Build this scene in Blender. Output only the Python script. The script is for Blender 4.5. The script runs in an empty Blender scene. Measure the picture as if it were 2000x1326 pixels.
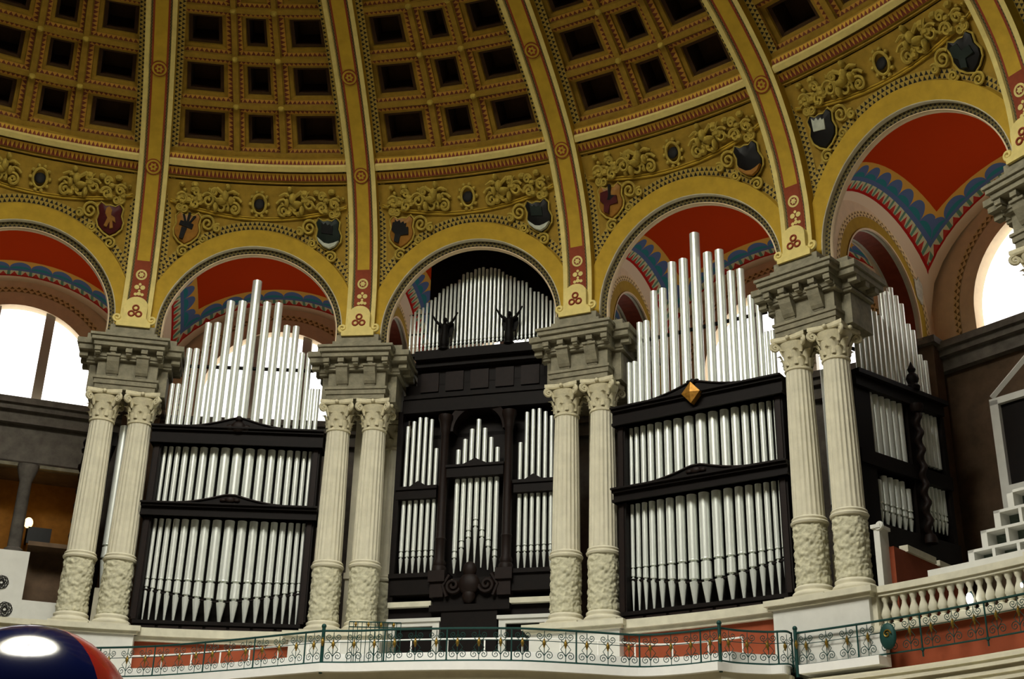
import bpy, math, random
from math import sin, cos, pi, radians, sqrt, hypot, atan2
from mathutils import Matrix, Vector, noise as mnoise
random.seed(7)

# ------------------------------------------------------------------ camera, world, lights, exposure
Z0 = 7.6                       # gallery level (column feet) above the hall floor
scene = bpy.context.scene
col = scene.collection
A0, DE = radians(-11.127), radians(18.0)
def ang(i): return A0 + i * DE

cam_d = bpy.data.cameras.new('camera'); cam = bpy.data.objects.new('camera', cam_d); col.objects.link(cam)
cam_d.sensor_width = 36.0; cam_d.lens = 2577.6 / 2000 * 36.0; cam_d.clip_end = 300
cam.matrix_world = (Matrix.Translation((5.8224, -12.0629, 1.6)) @ Matrix.Rotation(pi / 2 + 0.4227, 4, 'X')
                    @ Matrix.Rotation(0.0245, 4, 'Z'))
scene.camera = cam

world = bpy.data.worlds.new('hall_air'); scene.world = world; world.use_nodes = True
world.node_tree.nodes['Background'].inputs[0].default_value = (0.62, 0.66, 0.60, 1)
world.node_tree.nodes['Background'].inputs[1].default_value = 0.010

def area_light(name, loc, rot, size, power, color, shape='DISK', spread=None):
    l = bpy.data.lights.new(name, 'AREA'); l.shape = shape; l.size = size; l.energy = power; l.color = color
    if spread: l.spread = spread
    o = bpy.data.objects.new(name, l); col.objects.link(o); o.location = loc; o.rotation_euler = rot
    return o
# skylight daylight, raised inside an added drum that shades the dome
area_light('skylight_offscreen', (0, 0, Z0 + 18.0), (0, 0, 0), 13.2, 15500, (1.0, 0.97, 0.88))

vs = scene.view_settings
vs.view_transform = 'Standard'; vs.look = 'None'; vs.gamma = 1.0; vs.use_curve_mapping = False
vs.exposure = -0.3

# ------------------------------------------------------------------ materials
M = {}
def lin(c):
    return tuple((x / 12.92 if x <= .04045 else ((x + .055) / 1.055) ** 2.4) for x in c)
class N:
    def __init__(s, name):
        s.m = bpy.data.materials.new(name); s.m.use_nodes = True; s.t = s.m.node_tree
        s.b = s.t.nodes['Principled BSDF']; M[name] = s.m
    def n(s, k, **kw):
        d = s.t.nodes.new(k)
        for a, v in kw.items(): setattr(d, a, v)
        return d
    def l(s, a, b): s.t.links.new(a, b)
    def math(s, op, a, b=None, c=None):
        d = s.n('ShaderNodeMath', operation=op)
        for i, v in enumerate((a, b, c)):
            if v is None: continue
            if isinstance(v, (int, float)): d.inputs[i].default_value = v
            else: s.l(v, d.inputs[i])
        return d.outputs[0]
    def mix(s, f, a, b):
        d = s.n('ShaderNodeMix', data_type='RGBA')
        for i, v in ((0, f), (6, a), (7, b)):
            if isinstance(v, (int, float)): d.inputs[i].default_value = v
            elif isinstance(v, tuple): d.inputs[i].default_value = (*v[:3], 1)
            else: s.l(v, d.inputs[i])
        return d.outputs[2]
    def noise(s, scale, detail=4, coord='Object', rough=.6):
        c = s.n('ShaderNodeTexCoord'); d = s.n('ShaderNodeTexNoise')
        d.inputs['Scale'].default_value = scale; d.inputs['Detail'].default_value = detail; d.inputs['Roughness'].default_value = rough
        s.l(c.outputs[coord], d.inputs['Vector']); return d.outputs['Fac']
    def uv(s):
        c = s.n('ShaderNodeUVMap'); x = s.n('ShaderNodeSeparateXYZ'); s.l(c.outputs[0], x.inputs[0]); return x.outputs[0], x.outputs[1]
    def color(s, c):
        if isinstance(c, tuple): s.b.inputs['Base Color'].default_value = (*c, 1)
        else: s.l(c, s.b.inputs['Base Color'])
    def bump(s, h, strength, dist=.02):
        d = s.n('ShaderNodeBump'); d.inputs['Strength'].default_value = strength; d.inputs['Distance'].default_value = dist
        s.l(h, d.inputs['Height']); s.l(d.outputs[0], s.b.inputs['Normal'])

def plain(name, c, rough=.75, metal=0., var=.18, scale=5., bump=0., spec=.3):
    k = N(name); c = lin(c)
    f = k.noise(scale)
    f2 = k.math('MULTIPLY_ADD', f, 2.2, -.6); f2.node.use_clamp = True
    k.color(k.mix(f2, tuple(x * (1 - var) for x in c), tuple(min(1, x * (1 + var)) for x in c)))
    k.b.inputs['Roughness'].default_value = rough; k.b.inputs['Metallic'].default_value = metal
    k.b.inputs['Specular IOR Level'].default_value = spec
    if bump: k.bump(k.noise(scale * 4), bump)
    return M[name]

plain('column_stone', (.82, .80, .71), .8, var=.10, scale=3, bump=.15)
plain('carved_stone', (.76, .745, .64), .85, var=.22, scale=9, bump=.5)
plain('capital_stone', (.80, .77, .65), .85, var=.16, scale=8, bump=.35)
plain('grey_stone', (.52, .50, .42), .9, var=.28, scale=5, bump=.4)
plain('dark_stone', (.42, .40, .37), .9, var=.35, scale=3, bump=.4)
plain('brown_stone', (.36, .29, .22), .9, var=.3, scale=2.5, bump=.3)
plain('white_plaster', (.82, .82, .79), .8, var=.06, scale=3)
plain('cream_plaster', (.80, .785, .70), .8, var=.12, scale=4)
plain('peach_plaster', (.93, .84, .70), .8, var=.08, scale=4)
plain('yellow_plaster', (.70, .57, .16), .8, var=.14, scale=4)
plain('gold_plaster', (.60, .48, .15), .8, var=.18, scale=5, bump=.15)
plain('coffer_gold', (.58, .46, .145), .8, var=.2, scale=6, bump=.2)
plain('ochre_relief', (.68, .59, .25), .8, var=.25, scale=7, bump=.3)
plain('pale_stripe', (.84, .77, .48), .75, var=.12, scale=5)
plain('red_paint', (.52, .22, .10), .75, var=.15, scale=6)
plain('brick_red', (.56, .27, .16), .85, var=.15, scale=2)
plain('coffer_wood', (.24, .16, .08), .9, var=.2)
plain('black_paint', (.07, .065, .06), .7, var=.1)
plain('case_wood', (.055, .030, .020), .6, var=.35, scale=6, spec=.15)
plain('wood_brown', (.09, .045, .026), .6, var=.3, scale=8, spec=.2)
plain('pipe_tin', (.95, .97, .94), .36, .48, var=.04, scale=2, spec=.5)
plain('gilt', (.62, .44, .16), .45, .5, var=.35, scale=18)
plain('bronze_gold', (.50, .40, .15), .45, .6, var=.2)
plain('green_iron', (.09, .25, .23), .55, .2, var=.15)
plain('white_rail', (.95, .95, .93), .5, var=.03)
plain('shield_black', (.055, .05, .05), .5, var=.2)
plain('shield_red', (.28, .05, .05), .5, var=.2)
plain('shield_gold', (.58, .40, .14), .5, var=.2, scale=8)
plain('shield_silver', (.72, .74, .68), .5, var=.2, scale=8)
plain('shield_green', (.10, .14, .115), .5, var=.2)
plain('statue_dark', (.04, .03, .025), .6, var=.2, spec=.1)
plain('amber_wall', (.56, .38, .14), .9, var=.2)
plain('balloon_blue', (.025, .05, .20), .13, var=.05, spec=.9)
plain('balloon_red', (.50, .07, .06), .2, var=.05, spec=.9)
plain('screen_black', (.03, .03, .035), .3, var=.05)
plain('floor_stone', (.50, .46, .38), .35, var=.15, scale=.6)
plain('worn_patch', (.80, .79, .72), .9, var=.3, scale=9, bump=.4)

def zig(name, c1, c2, freq, fill=.95):
    k = N(name); u, v = k.uv()
    f = k.math('FRACT', k.math('MULTIPLY', u, freq)); t = k.math('MULTIPLY', k.math('ABSOLUTE', k.math('SUBTRACT', f, .5)), 2 * fill)
    k.color(k.mix(k.math('GREATER_THAN', t, v), lin(c1), lin(c2))); k.b.inputs['Roughness'].default_value = .8
zig('zigzag_gold', (.70, .51, .16), (.40, .17, .07), 9)
zig('zigzag_band', (.80, .62, .20), (.46, .19, .08), 10)
def lace(name, light, dark, freq):
    k = N(name); u, v = k.uv()
    uu = k.math('MULTIPLY', u, freq)
    row = k.math('FLOOR', k.math('MULTIPLY', v, 2)); vv = k.math('FRACT', k.math('MULTIPLY', v, 2))
    f = k.math('FRACT', k.math('ADD', uu, k.math('MULTIPLY', row, .5)))
    t = k.math('MULTIPLY', k.math('ABSOLUTE', k.math('SUBTRACT', f, .5)), 2)
    hole = k.math('LESS_THAN', t, k.math('MULTIPLY', k.math('SUBTRACT', 1.0, vv), .85))
    rim = k.math('GREATER_THAN', vv, .12)
    k.color(k.mix(k.math('MULTIPLY', hole, rim), lin(light), lin(dark))); k.b.inputs['Roughness'].default_value = .85
lace('lace_gold', (.66, .56, .24), (.10, .085, .04), 9)
lace('lace_cream', (.92, .82, .60), (.50, .40, .24), 6)
lace('lace_dark', (.40, .35, .18), (.05, .045, .035), 10)

def vault_paint(name, A, B, red):
    k = N(name); u, v = k.uv()
    ex = k.math('SUBTRACT', A, k.math('ABSOLUTE', u)); ey = k.math('SUBTRACT', B, k.math('ABSOLUTE', v))
    e = k.math('MINIMUM', ex, ey); sel = k.math('LESS_THAN', ex, ey)
    ln = k.math('ADD', k.math('MULTIPLY', sel, v), k.math('MULTIPLY', k.math('SUBTRACT', 1.0, sel), u))
    fr = k.math('FRACT', k.math('MULTIPLY', ln, 2.2))
    dx = k.math('MULTIPLY', k.math('SUBTRACT', fr, .5), 2.0)
    circ = k.math('SQRT', k.math('MAXIMUM', k.math('SUBTRACT', 1.0, k.math('MULTIPLY', dx, dx)), 0.0))
    fr2 = k.math('FRACT', k.math('MULTIPLY', ln, 4.4)); fl = k.math('ABSOLUTE', k.math('SUBTRACT', fr2, .5))
    cream = lin((.93, .84, .72))
    c = k.mix(k.math('GREATER_THAN', e, .20), cream, lin((.70, .16, .14)))
    tri_ = k.math('GREATER_THAN', k.math('MULTIPLY', k.math('SUBTRACT', .36, e), 2.6), fl)
    dots = k.mix(tri_, lin((.80, .78, .62)), lin((.74, .26, .22)))
    dots = k.mix(k.math('GREATER_THAN', fl, .36), dots, lin((.40, .56, .46)))
    c = k.mix(k.math('GREATER_THAN', e, .24), c, dots)
    c = k.mix(k.math('GREATER_THAN', e, .38), c, lin((.36, .43, .58)))
    gold_edge = k.math('ADD', k.math('MULTIPLY', circ, .21), .47)
    inner = k.math('ADD', k.math('MULTIPLY', circ, .11), .43)
    teal = k.math('MULTIPLY', k.math('LESS_THAN', e, inner), k.math('GREATER_THAN', e, .45))
    c = k.mix(teal, c, lin((.22, .50, .52)))
    c = k.mix(k.math('GREATER_THAN', e, gold_edge), c, lin((.82, .62, .28)))
    c = k.mix(k.math('GREATER_THAN', e, .74), c, lin(red))
    k.color(c); k.b.inputs['Roughness'].default_value = .95; k.b.inputs['Specular IOR Level'].default_value = 0
vault_paint('vault_paint', 2.6, 2.3, (.70, .22, .07))

k = N('window_light'); k.b.inputs['Base Color'].default_value = (1, 1, 1, 1)
k.b.inputs['Emission Color'].default_value = (1, .985, .97, 1); k.b.inputs['Emission Strength'].default_value = 2.4
k = N('lamp_glow'); k.b.inputs['Emission Color'].default_value = (1, .70, .30, 1); k.b.inputs['Emission Strength'].default_value = 3.5
k = N('white_glow'); k.b.inputs['Emission Color'].default_value = (.93, .95, 1, 1); k.b.inputs['Emission Strength'].default_value = 5.0
k = N('stand_glass'); k.color(lin((.45, .52, .46))); k.b.inputs['Roughness'].default_value = .08; k.b.inputs['Transmission Weight'].default_value = .6

# ------------------------------------------------------------------ mesh helpers
class MB:
    """collects faces; build() links them as one mesh object"""
    def __init__(s, off=(0, 0, 0)): s.v = []; s.f = []; s.uv = []; s.mi = []; s.off = off; s.cur = 0
    def add(s, verts, faces, uvs=None):
        b = len(s.v); s.v += [tuple(p) for p in verts]
        for i, f in enumerate(faces):
            s.f.append([b + k for k in f]); s.mi.append(s.cur); s.uv.append(uvs[i] if uvs else None)
    def box(s, x0, x1, y0, y1, z0, z1):
        v = [(x, y, z) for z in (z0, z1) for y in (y0, y1) for x in (x0, x1)]
        s.add(v, [(0, 2, 3, 1), (4, 5, 7, 6), (0, 1, 5, 4), (2, 6, 7, 3), (0, 4, 6, 2), (1, 3, 7, 5)]); return s
    def grid(s, fn, us, vs, uvf=None, flip=False, closed=False):
        nu, nv = len(us), len(vs)
        verts = [fn(u, v) for v in vs for u in us]; F = []; U = []
        for j in range(nv - 1):
            for i in range(nu if closed else nu - 1):
                i2 = (i + 1) % nu
                q = [j * nu + i, j * nu + i2, (j + 1) * nu + i2, (j + 1) * nu + i]
                uq = [(i, j), (i + 1, j), (i + 1, j + 1), (i, j + 1)]
                if flip: q = q[::-1]; uq = uq[::-1]
                F.append(q)
                if uvf: U.append([uvf(us[min(a, nu - 1)], vs[b]) for a, b in uq])
        s.add(verts, F, U if uvf else None); return s
    def lathe(s, prof, n=20, c=(0, 0, 0), rot=0, caps=(True, True)):
        verts = []
        for r, z in prof:
            for k in range(n):
                a = 2 * pi * k / n + rot; verts.append((c[0] + r * cos(a), c[1] + r * sin(a), c[2] + z))
        F = []
        for j in range(len(prof) - 1):
            for k in range(n):
                F.append((j * n + k, j * n + (k + 1) % n, (j + 1) * n + (k + 1) % n, (j + 1) * n + k))
        if caps[0]: F.append(tuple(range(n))[::-1])
        if caps[1]: F.append(tuple((len(prof) - 1) * n + k for k in range(n)))
        s.add(verts, F); return s
    def tube(s, pts, r, n=6, closed=False):
        P = [Vector(p) for p in pts]; m = len(P); verts = []; prev = None
        for i, p in enumerate(P):
            if closed: t = P[(i + 1) % m] - P[i - 1]
            else: t = P[min(i + 1, m - 1)] - P[max(i - 1, 0)]
            if t.length < 1e-9: t = Vector((0, 0, 1))
            t.normalize()
            if prev is None:
                a = Vector((0, 0, 1)) if abs(t.z) < .9 else Vector((1, 0, 0)); prev = (a - t * a.dot(t)).normalized()
            else:
                q = prev - t * prev.dot(t); prev = q.normalized() if q.length > 1e-6 else prev
            b = t.cross(prev); rr = r[i] if isinstance(r, (list, tuple)) else r
            for k in range(n):
                a = 2 * pi * k / n; verts.append(p + (prev * cos(a) + b * sin(a)) * rr)
        F = []
        for j in range(m if closed else m - 1):
            j2 = (j + 1) % m
            for k in range(n): F.append((j * n + k, j * n + (k + 1) % n, j2 * n + (k + 1) % n, j2 * n + k))
        if not closed: F.append(tuple(range(n))[::-1]); F.append(tuple((m - 1) * n + k for k in range(n)))
        s.add(verts, F); return s
    def prism(s, poly, y0, y1):            # polygon in (x,z) extruded along y
        n = len(poly); v = [(x, y0, z) for x, z in poly] + [(x, y1, z) for x, z in poly]
        s.add(v, [tuple(range(n)), tuple(range(2 * n - 1, n - 1, -1))] + [(k, k + n, (k + 1) % n + n, (k + 1) % n) for k in range(n)]); return s
    def ball(s, c, rx, ry, rz, n=10, m=6):
        verts = []; F = []
        for j in range(m + 1):
            t = pi * j / m
            for k in range(n):
                a = 2 * pi * k / n; verts.append((c[0] + rx * sin(t) * cos(a), c[1] + ry * sin(t) * sin(a), c[2] - rz * cos(t)))
        for j in range(m):
            for k in range(n): F.append((j * n + k, j * n + (k + 1) % n, (j + 1) * n + (k + 1) % n, (j + 1) * n + k))
        s.add(verts, F); return s
    def mesh(s, name, mats, smooth=True, angle=38):
        me = bpy.data.meshes.new(name)
        o = s.off
        me.from_pydata([(x - o[0], y - o[1], z - o[2]) for x, y, z in s.v], [], s.f)
        if any(u is not None for u in s.uv):
            L = me.uv_layers.new(name='UVMap')
            for p, u in zip(me.polygons, s.uv):
                if u:
                    for li, q in zip(p.loop_indices, u): L.data[li].uv = q
        for m_ in (mats if isinstance(mats, (list, tuple)) else [mats]): me.materials.append(M[m_])
        me.polygons.foreach_set('material_index', s.mi)
        if smooth:
            me.polygons.foreach_set('use_smooth', [True] * len(s.f)); me.set_sharp_from_angle(angle=radians(angle))
        me.validate(); me.update()
        return me
    def build(s, name, mats, parent=None, smooth=True, angle=38):
        return link(name, s.mesh(name, mats, smooth, angle), parent)

def link(name, me, parent=None):
    o = bpy.data.objects.new(name, me); col.objects.link(o)
    if parent is not None: o.parent = parent
    return o
def tag(o, label, cat, group=None, kind=None):
    o['label'] = label; o['category'] = cat
    if group: o['group'] = group
    o['kind'] = kind or 'thing'
    return o
def thing(name, label, cat, a, r, h, group=None, kind=None, u=0., extra=0.):
    """Empty on the hall plan: azimuth a, distance r from the hall axis, height h over the gallery, u sideways"""
    o = bpy.data.objects.new(name, None); col.objects.link(o); o.empty_display_size = .2
    o.location = (r * sin(a) + u * cos(a), r * cos(a) - u * sin(a), Z0 + h); o.rotation_euler = (0, 0, -a + extra)
    return tag(o, label, cat, group, kind)
def place(o, a, r, h, u=0., extra=0.):
    o.location = (r * sin(a) + u * cos(a), r * cos(a) - u * sin(a), Z0 + h); o.rotation_euler = (0, 0, -a + extra); return o
def copy_tree(o, parent=None):
    c = o.copy(); col.objects.link(c)
    if parent is not None: c.parent = parent
    for ch in list(o.children): copy_tree(ch, c)
    return c
def lsp(a, b, n): return [a + (b - a) * i / (n - 1) for i in range(n)]

# dome profile (radius from the hall axis, height over the gallery): the face of the ribs
PR = [(17.42, 6.6), (17.45, 7.3), (17.46, 8.0), (17.40, 8.7), (17.10, 9.85), (16.42, 11.1), (15.6, 11.95), (14.55, 12.75), (13.35, 13.5), (12.0, 14.2), (10.4, 14.85), (8.5, 15.4)]
def _dense():
    P = [(2 * PR[0][0] - PR[1][0], 2 * PR[0][1] - PR[1][1])] + PR + [(2 * PR[-1][0] - PR[-2][0], 2 * PR[-1][1] - PR[-2][1])]; o = []
    for i in range(1, len(P) - 2):
        for q in range(20):
            t = q / 20; a, b, c, d = P[i - 1:i + 3]
            o.append(tuple(.5 * (2 * b[k] + (c[k] - a[k]) * t + (2 * a[k] - 5 * b[k] + 4 * c[k] - d[k]) * t * t + (3 * b[k] - a[k] - 3 * c[k] + d[k]) * t ** 3) for k in (0, 1)))
    return o + [PR[-1]]
DPF = _dense(); DW = [0.]
for p, q in zip(DPF, DPF[1:]): DW.append(DW[-1] + hypot(q[0] - p[0], q[1] - p[1]))
def _interp(x, X, Y):
    lo, hi = 0, len(X) - 1
    if x <= X[0]: return Y[0]
    if x >= X[-1]: return Y[-1]
    while hi - lo > 1:
        m = (lo + hi) // 2
        if X[m] <= x: lo = m
        else: hi = m
    t = (x - X[lo]) / (X[hi] - X[lo]); return Y[lo] + t * (Y[hi] - Y[lo])
DR = [p[0] for p in DPF]; DH = [p[1] for p in DPF]
def prof(w, d=0.):
    r, h = _interp(w, DW, DR), _interp(w, DW, DH)
    dr, dh = _interp(w + .12, DW, DR) - _interp(w - .12, DW, DR), _interp(w + .12, DW, DH) - _interp(w - .12, DW, DH)
    L = hypot(dr, dh) or 1
    return r + d * dh / L, h - d * dr / L
def w_of(h): return _interp(h, DH, DW)
def wall_r(h): return _interp(h, DH, DR)
def P(u, h, d):                    # point on the inward-leaning wall of a bay, d behind the rib face
    r = wall_r(h) + d; f = u / 17.3
    return (r * sin(f), r * cos(f), h)
def Q(fr, w, d):                   # point on the dome: fr = -0.5..0.5 across a bay
    r, h = prof(w, d); f = fr * DE
    return (r * sin(f), r * cos(f), h)

PAIR = ['beside the amber room', 'between the dark knot organ and the carved organ', 'between the carved organ and the gilt diamond organ', 'at the start of the stone balustrade', 'past the stepped white stand']
BAYN = ['over the mullioned window', 'over the dark knot organ', 'over the winged statues', 'over the gilt diamond organ', 'over the stepped stand']
BAYS = [-.5, .5, 1.5, 2.5, 3.5]
AC, R0 = 7.38, 2.06                # arch centre height and inner radius

# ------------------------------------------------------------------ hall floor
b = MB(); b.lathe([(24.5, -.3), (24.5, 0)], 64); o = b.build('floor', 'floor_stone', smooth=False)
tag(o, 'pale polished stone floor of the hall below the gallery', 'floor', kind='structure')
# skylight ring in the crown of the dome
sk = bpy.data.objects.new('window_1', None); col.objects.link(sk); sk.location = (0, 0, Z0 + 15.2)
tag(sk, 'round skylight in the crown of the dome', 'skylight', kind='structure')
b = MB(); b.lathe([(6.7, -.1), (8.55, -.1), (8.55, .45), (6.95, .45), (6.95, 3.0), (6.7, 3.0), (6.7, -.1)], 48, caps=(False, False)); b.build('ring_frame_baffle', 'cream_plaster', sk)  # ring plus an unseen tall drum added to block grazing light on the dome
for q in range(8):
    a = pi * q / 8; b = MB(); b.tube([(6.9 * cos(a), 6.9 * sin(a), 2.68), (-6.9 * cos(a), -6.9 * sin(a), 2.68)], .09); b.build('glazing_bar', 'black_paint', sk)

for rr in (2.2, 4.4):
    b = MB(); b.tube([(rr * cos(2 * pi * q / 40), rr * sin(2 * pi * q / 40), 2.68) for q in range(40)], .09, 6, closed=True); b.build('glazing_ring', 'black_paint', sk)
# ------------------------------------------------------------------ dome: one coffered field per bay
COLS = [(-.425, -.128), (-.100, .100), (.128, .425)]
def coffer_mesh(f0, f1, w0, w1):
    b = MB((0, 17.0, 11.0))
    rm = prof((w0 + w1) / 2)[0]; sx = 1 / (rm * DE)     # metres -> bay fraction
    rings = [(0, .30), (.02, .36), (.11, .40), (.12, .46), (.19, .48), (.20, .54), (.265, .56), (.265, 1.25)]
    mats = [0, 1, 0, 0, 0, 2, 2]
    kx = 1.28 if f1 - f0 > .25 else .98                 # the outer coffers have broader frames
    def rect(e): return [(f0 + e * kx * sx, w0 + e * .92), (f1 - e * kx * sx, w0 + e * .92), (f1 - e * kx * sx, w1 - e * .92), (f0 + e * kx * sx, w1 - e * .92)]
    for k in range(len(rings) - 1):
        (e0, d0), (e1, d1) = rings[k], rings[k + 1]; a, c = rect(e0), rect(e1); b.cur = mats[k]
        for s_ in range(4):
            t_ = (s_ + 1) % 4
            ln = abs(a[s_][0] - a[t_][0]) / sx + abs(a[s_][1] - a[t_][1])
            b.add([Q(*a[s_], d0), Q(*a[t_], d0), Q(*c[t_], d1), Q(*c[s_], d1)], [(0, 1, 2, 3)], [[(0, 0), (ln, 0), (ln - .1, 1), (.1, 1)]])
    b.cur = 2; c = rect(.265); b.add([Q(*p, 1.25) for p in c], [(0, 1, 2, 3)])
    return b.mesh('coffer', ['coffer_gold', 'zigzag_gold', 'coffer_wood'], smooth=False)
W0, PITCH, NROW = 5.24, 1.19, 5
cof = {(c, r): coffer_mesh(COLS[c][0], COLS[c][1], W0 + r * PITCH, W0 + r * PITCH + PITCH - .125) for c in range(3) for r in range(NROW)}
def bar_mesh(f0, f1, w0, w1, d0, d1, n):
    b = MB((0, 17.0, 11.0))
    F = lsp(f0, f1, 3); Wn = lsp(w0, w1, n)
    b.grid(lambda f, w: Q(f, w, d0), F, Wn, flip=True)
    b.grid(lambda d, w: Q(f0, w, d), [d0, d1], Wn); b.grid(lambda d, w: Q(f1, w, d), [d0, d1], Wn, flip=True)
    b.grid(lambda f, d: Q(f, w0, d), F, [d0, d1]); b.grid(lambda f, d: Q(f, w1, d), F, [d0, d1], flip=True)
    return b
wtop = W0 + NROW * PITCH
vb = [bar_mesh(-.128, -.100, W0 - .1, wtop, .27, .42, 24).mesh('lattice_bar', 'coffer_gold'), bar_mesh(.100, .128, W0 - .1, wtop, .27, .42, 24).mesh('lattice_bar', 'coffer_gold')]
hb = [bar_mesh(-.44, .44, W0 + r * PITCH - .125, W0 + r * PITCH, .275, .42, 2).mesh('lattice_bar', 'coffer_gold') for r in range(1, NROW + 1)]
b = bar_mesh(-.45, .45, W0 - .22, W0, .26, .5, 3); hb.append(b.mesh('lattice_bar', 'coffer_gold'))
b = MB((0, 17, 11)); b.grid(lambda f, w: Q(f, w, .32), [-.452, -.424], lsp(W0 - .2, wtop, 24), flip=True); b.grid(lambda f, w: Q(f, w, .32), [.424, .452], lsp(W0 - .2, wtop, 24), flip=True)
edge_me = b.mesh('edge_strip', 'coffer_gold')
b = MB((0, 17, 11)); b.ball((0, 0, 0), .1, .1, .1); boss_v = None
def boss_mesh(f, w):
    b = MB((0, 17, 11)); p = Q(f, w, .25)
    b.ball(p, .085, .06, .085, 8, 5); return b.mesh('boss', 'ochre_relief')
bosses = [boss_mesh(f, W0 + r * PITCH - .06) for f in (-.114, .114) for r in range(1, NROW)]
SHELL = MB((0, 17, 11)); SHELL.grid(lambda f, w: Q(f, w, 1.3), lsp(-.5, .5, 5), lsp(3.6, DW[-1], 20), flip=True)
shell_me = SHELL.mesh('dome_shell', 'coffer_wood')
for i, bb in enumerate(BAYS):
    t = thing('ceiling', ['coffered dome field above the arch of the large bright window', 'coffered dome field above the organ with plain dark pediment',
              'coffered dome field above the arch with two winged statues', 'coffered dome field above the organ with gilt diamond',
              'coffered dome field above the arch with the scaffolded dark bay'][i].replace('scaffolded dark bay', 'stepped white stand'), 'dome', ang(bb), 17, 11, kind='structure')
    for c in range(3):
        for r in range(NROW): link('coffer', cof[c, r], t)
    for m_ in vb + hb: link('lattice_bar', m_, t)
    for m_ in bosses: link('boss', m_, t)
    link('edge_strip', edge_me, t); link('dome_shell', shell_me, t)

# cornice bands under the coffers
def sweep(prof_pts, uvw=None, mats=None, n=13, half=.436):
    b = MB((0, 17, 11)); F = lsp(-half, half, n)
    for k in range(len(prof_pts) - 1):
        (w0, d0), (w1, d1) = prof_pts[k], prof_pts[k + 1]
        b.grid(lambda f, t: Q(f, w0 + (w1 - w0) * t, d0 + (d1 - d0) * t), F, [0, 1], uvf=lambda f, t: (f * 5.2, t), flip=True)
    return b
cb = [('zigzag_strip', 'zigzag_band', [(4.62, .17), (4.80, .12)]), ('groove', 'gold_plaster', [(4.80, .12), (4.80, .30), (4.85, .30)]),
      ('plain_band', 'pale_stripe', [(4.85, .30), (4.85, .04), (4.98, .02), (5.02, .10)]), ('zigzag_strip', 'zigzag_band', [(5.02, .10), (5.13, .16)]),
      ('moulding', 'gold_plaster', [(5.13, .16), (5.15, .24), (5.2, .3)]), ('moulding', 'gold_plaster', [(4.52, .28), (4.55, .20), (4.60, .22), (4.62, .17)])]
cbm = [(n_, sweep(p_).mesh(n_, m_)) for n_, m_, p_ in cb]
for i, bb in enumerate(BAYS):
    t = thing('trim_%d' % (i + 1), 'gold cornice band with zigzag strips between dome coffers and relief frieze', 'cornice', ang(bb), 17, 11, group='cornice bands at the foot of the dome', kind='structure'); t['label'] = 'gold cornice band with zigzag strips ' + BAYN[i]
    for n_, m_ in cbm: link(n_, m_, t)

# ------------------------------------------------------------------ arches with their leaning wall
def ring(b, ra, rb, da, db, n=40, a0=0., a1=pi, foot=6.95, uvs=1.0):
    """strip between radius ra at depth da and rb at depth db round the arch, carried down to the foot"""
    A = []
    pts = []
    for t in lsp(foot, AC, 4)[:-1]: pts.append((1, t))
    for q in range(n + 1): pts.append((0, pi * q / n))
    for t in lsp(AC, foot, 4)[1:]: pts.append((-1, t))
    L = 0; prev = None; va = []; 
    for kind, t in pts:
        row = []
        for rr, d in ((ra, da), (rb, db)):
            if kind == 0: u, h = rr * cos(t), AC + rr * sin(t)
            else: u, h = kind * rr, t
            row.append(P(u, h, d))
        if prev is not None: L += (Vector(row[0]) - Vector(prev)).length
        prev = row[0]; va.append((row, L))
    for (r1, l1), (r2, l2) in zip(va, va[1:]):
        b.add([r1[0], r2[0], r2[1], r1[1]], [(0, 1, 2, 3)], [[(l1 * uvs, 0), (l2 * uvs, 0), (l2 * uvs, 1), (l1 * uvs, 1)]])
    return b
O = (0, 17.4, 7.0)
def arch_wall():
    """spandrel wall from the arch ring out to the bay edge and up to the cornice"""
    b = MB(O); n = 44; hw = 2.74; top = 11.05; ra = 2.5; d = .30
    def outer(t):
        c, s_ = cos(t), sin(t); k = 1e9
        if abs(c) > 1e-6: k = min(k, hw / abs(c))
        if s_ > 1e-6: k = min(k, (top - AC) / s_)
        return k
    for q in range(n):
        t0, t1 = pi * q / n, pi * (q + 1) / n
        ks = lsp(0, 1, 6)
        def pt(t, k):
            ro = max(outer(t), ra + .01); rr = ra + (ro - ra) * k; return P(rr * cos(t), AC + rr * sin(t), d)
        for k0, k1 in zip(ks, ks[1:]): b.add([pt(t0, k0), pt(t1, k0), pt(t1, k1), pt(t0, k1)], [(0, 3, 2, 1)])
    for s_ in (-1, 1):
        b.grid(lambda u, h: P(u, h, d), [s_ * 2.4, s_ * hw], [6.9, 7.2, AC], flip=(s_ > 0))
    return b.mesh('wall_surface', 'gold_plaster')
aw = arch_wall()
b = MB(O); ring(b, 2.22, 2.62, .16, .16); ring(b, 2.62, 2.66, .16, .30); archivolt_me = b.mesh('archivolt', 'yellow_plaster')
b = MB(O); ring(b, 2.675, 2.86, .28, .265); lace_out = b.mesh('lace_border', 'lace_gold')
b = MB(O); ring(b, 2.22, 2.22, .26, .16); ring(b, 2.222, 2.235, .158, .146); ring(b, 2.235, 2.245, .146, .158); step_me = b.mesh('step_moulding', 'cream_plaster')
b = MB(O); ring(b, 2.10, 2.22, .27, .26); lace_in = b.mesh('lace_band', 'lace_dark')
b = MB(O); ring(b, R0, R0 + .02, .30, .25); ring(b, R0 + .02, 2.10, .25, .27); ring(b, R0, R0, .37, .30); soffit_me = b.mesh('soffit', 'peach_plaster')
b = MB(O); ring(b, R0, 2.75, .37, .37); back_me = b.mesh('rear_face', 'peach_plaster')
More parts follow.
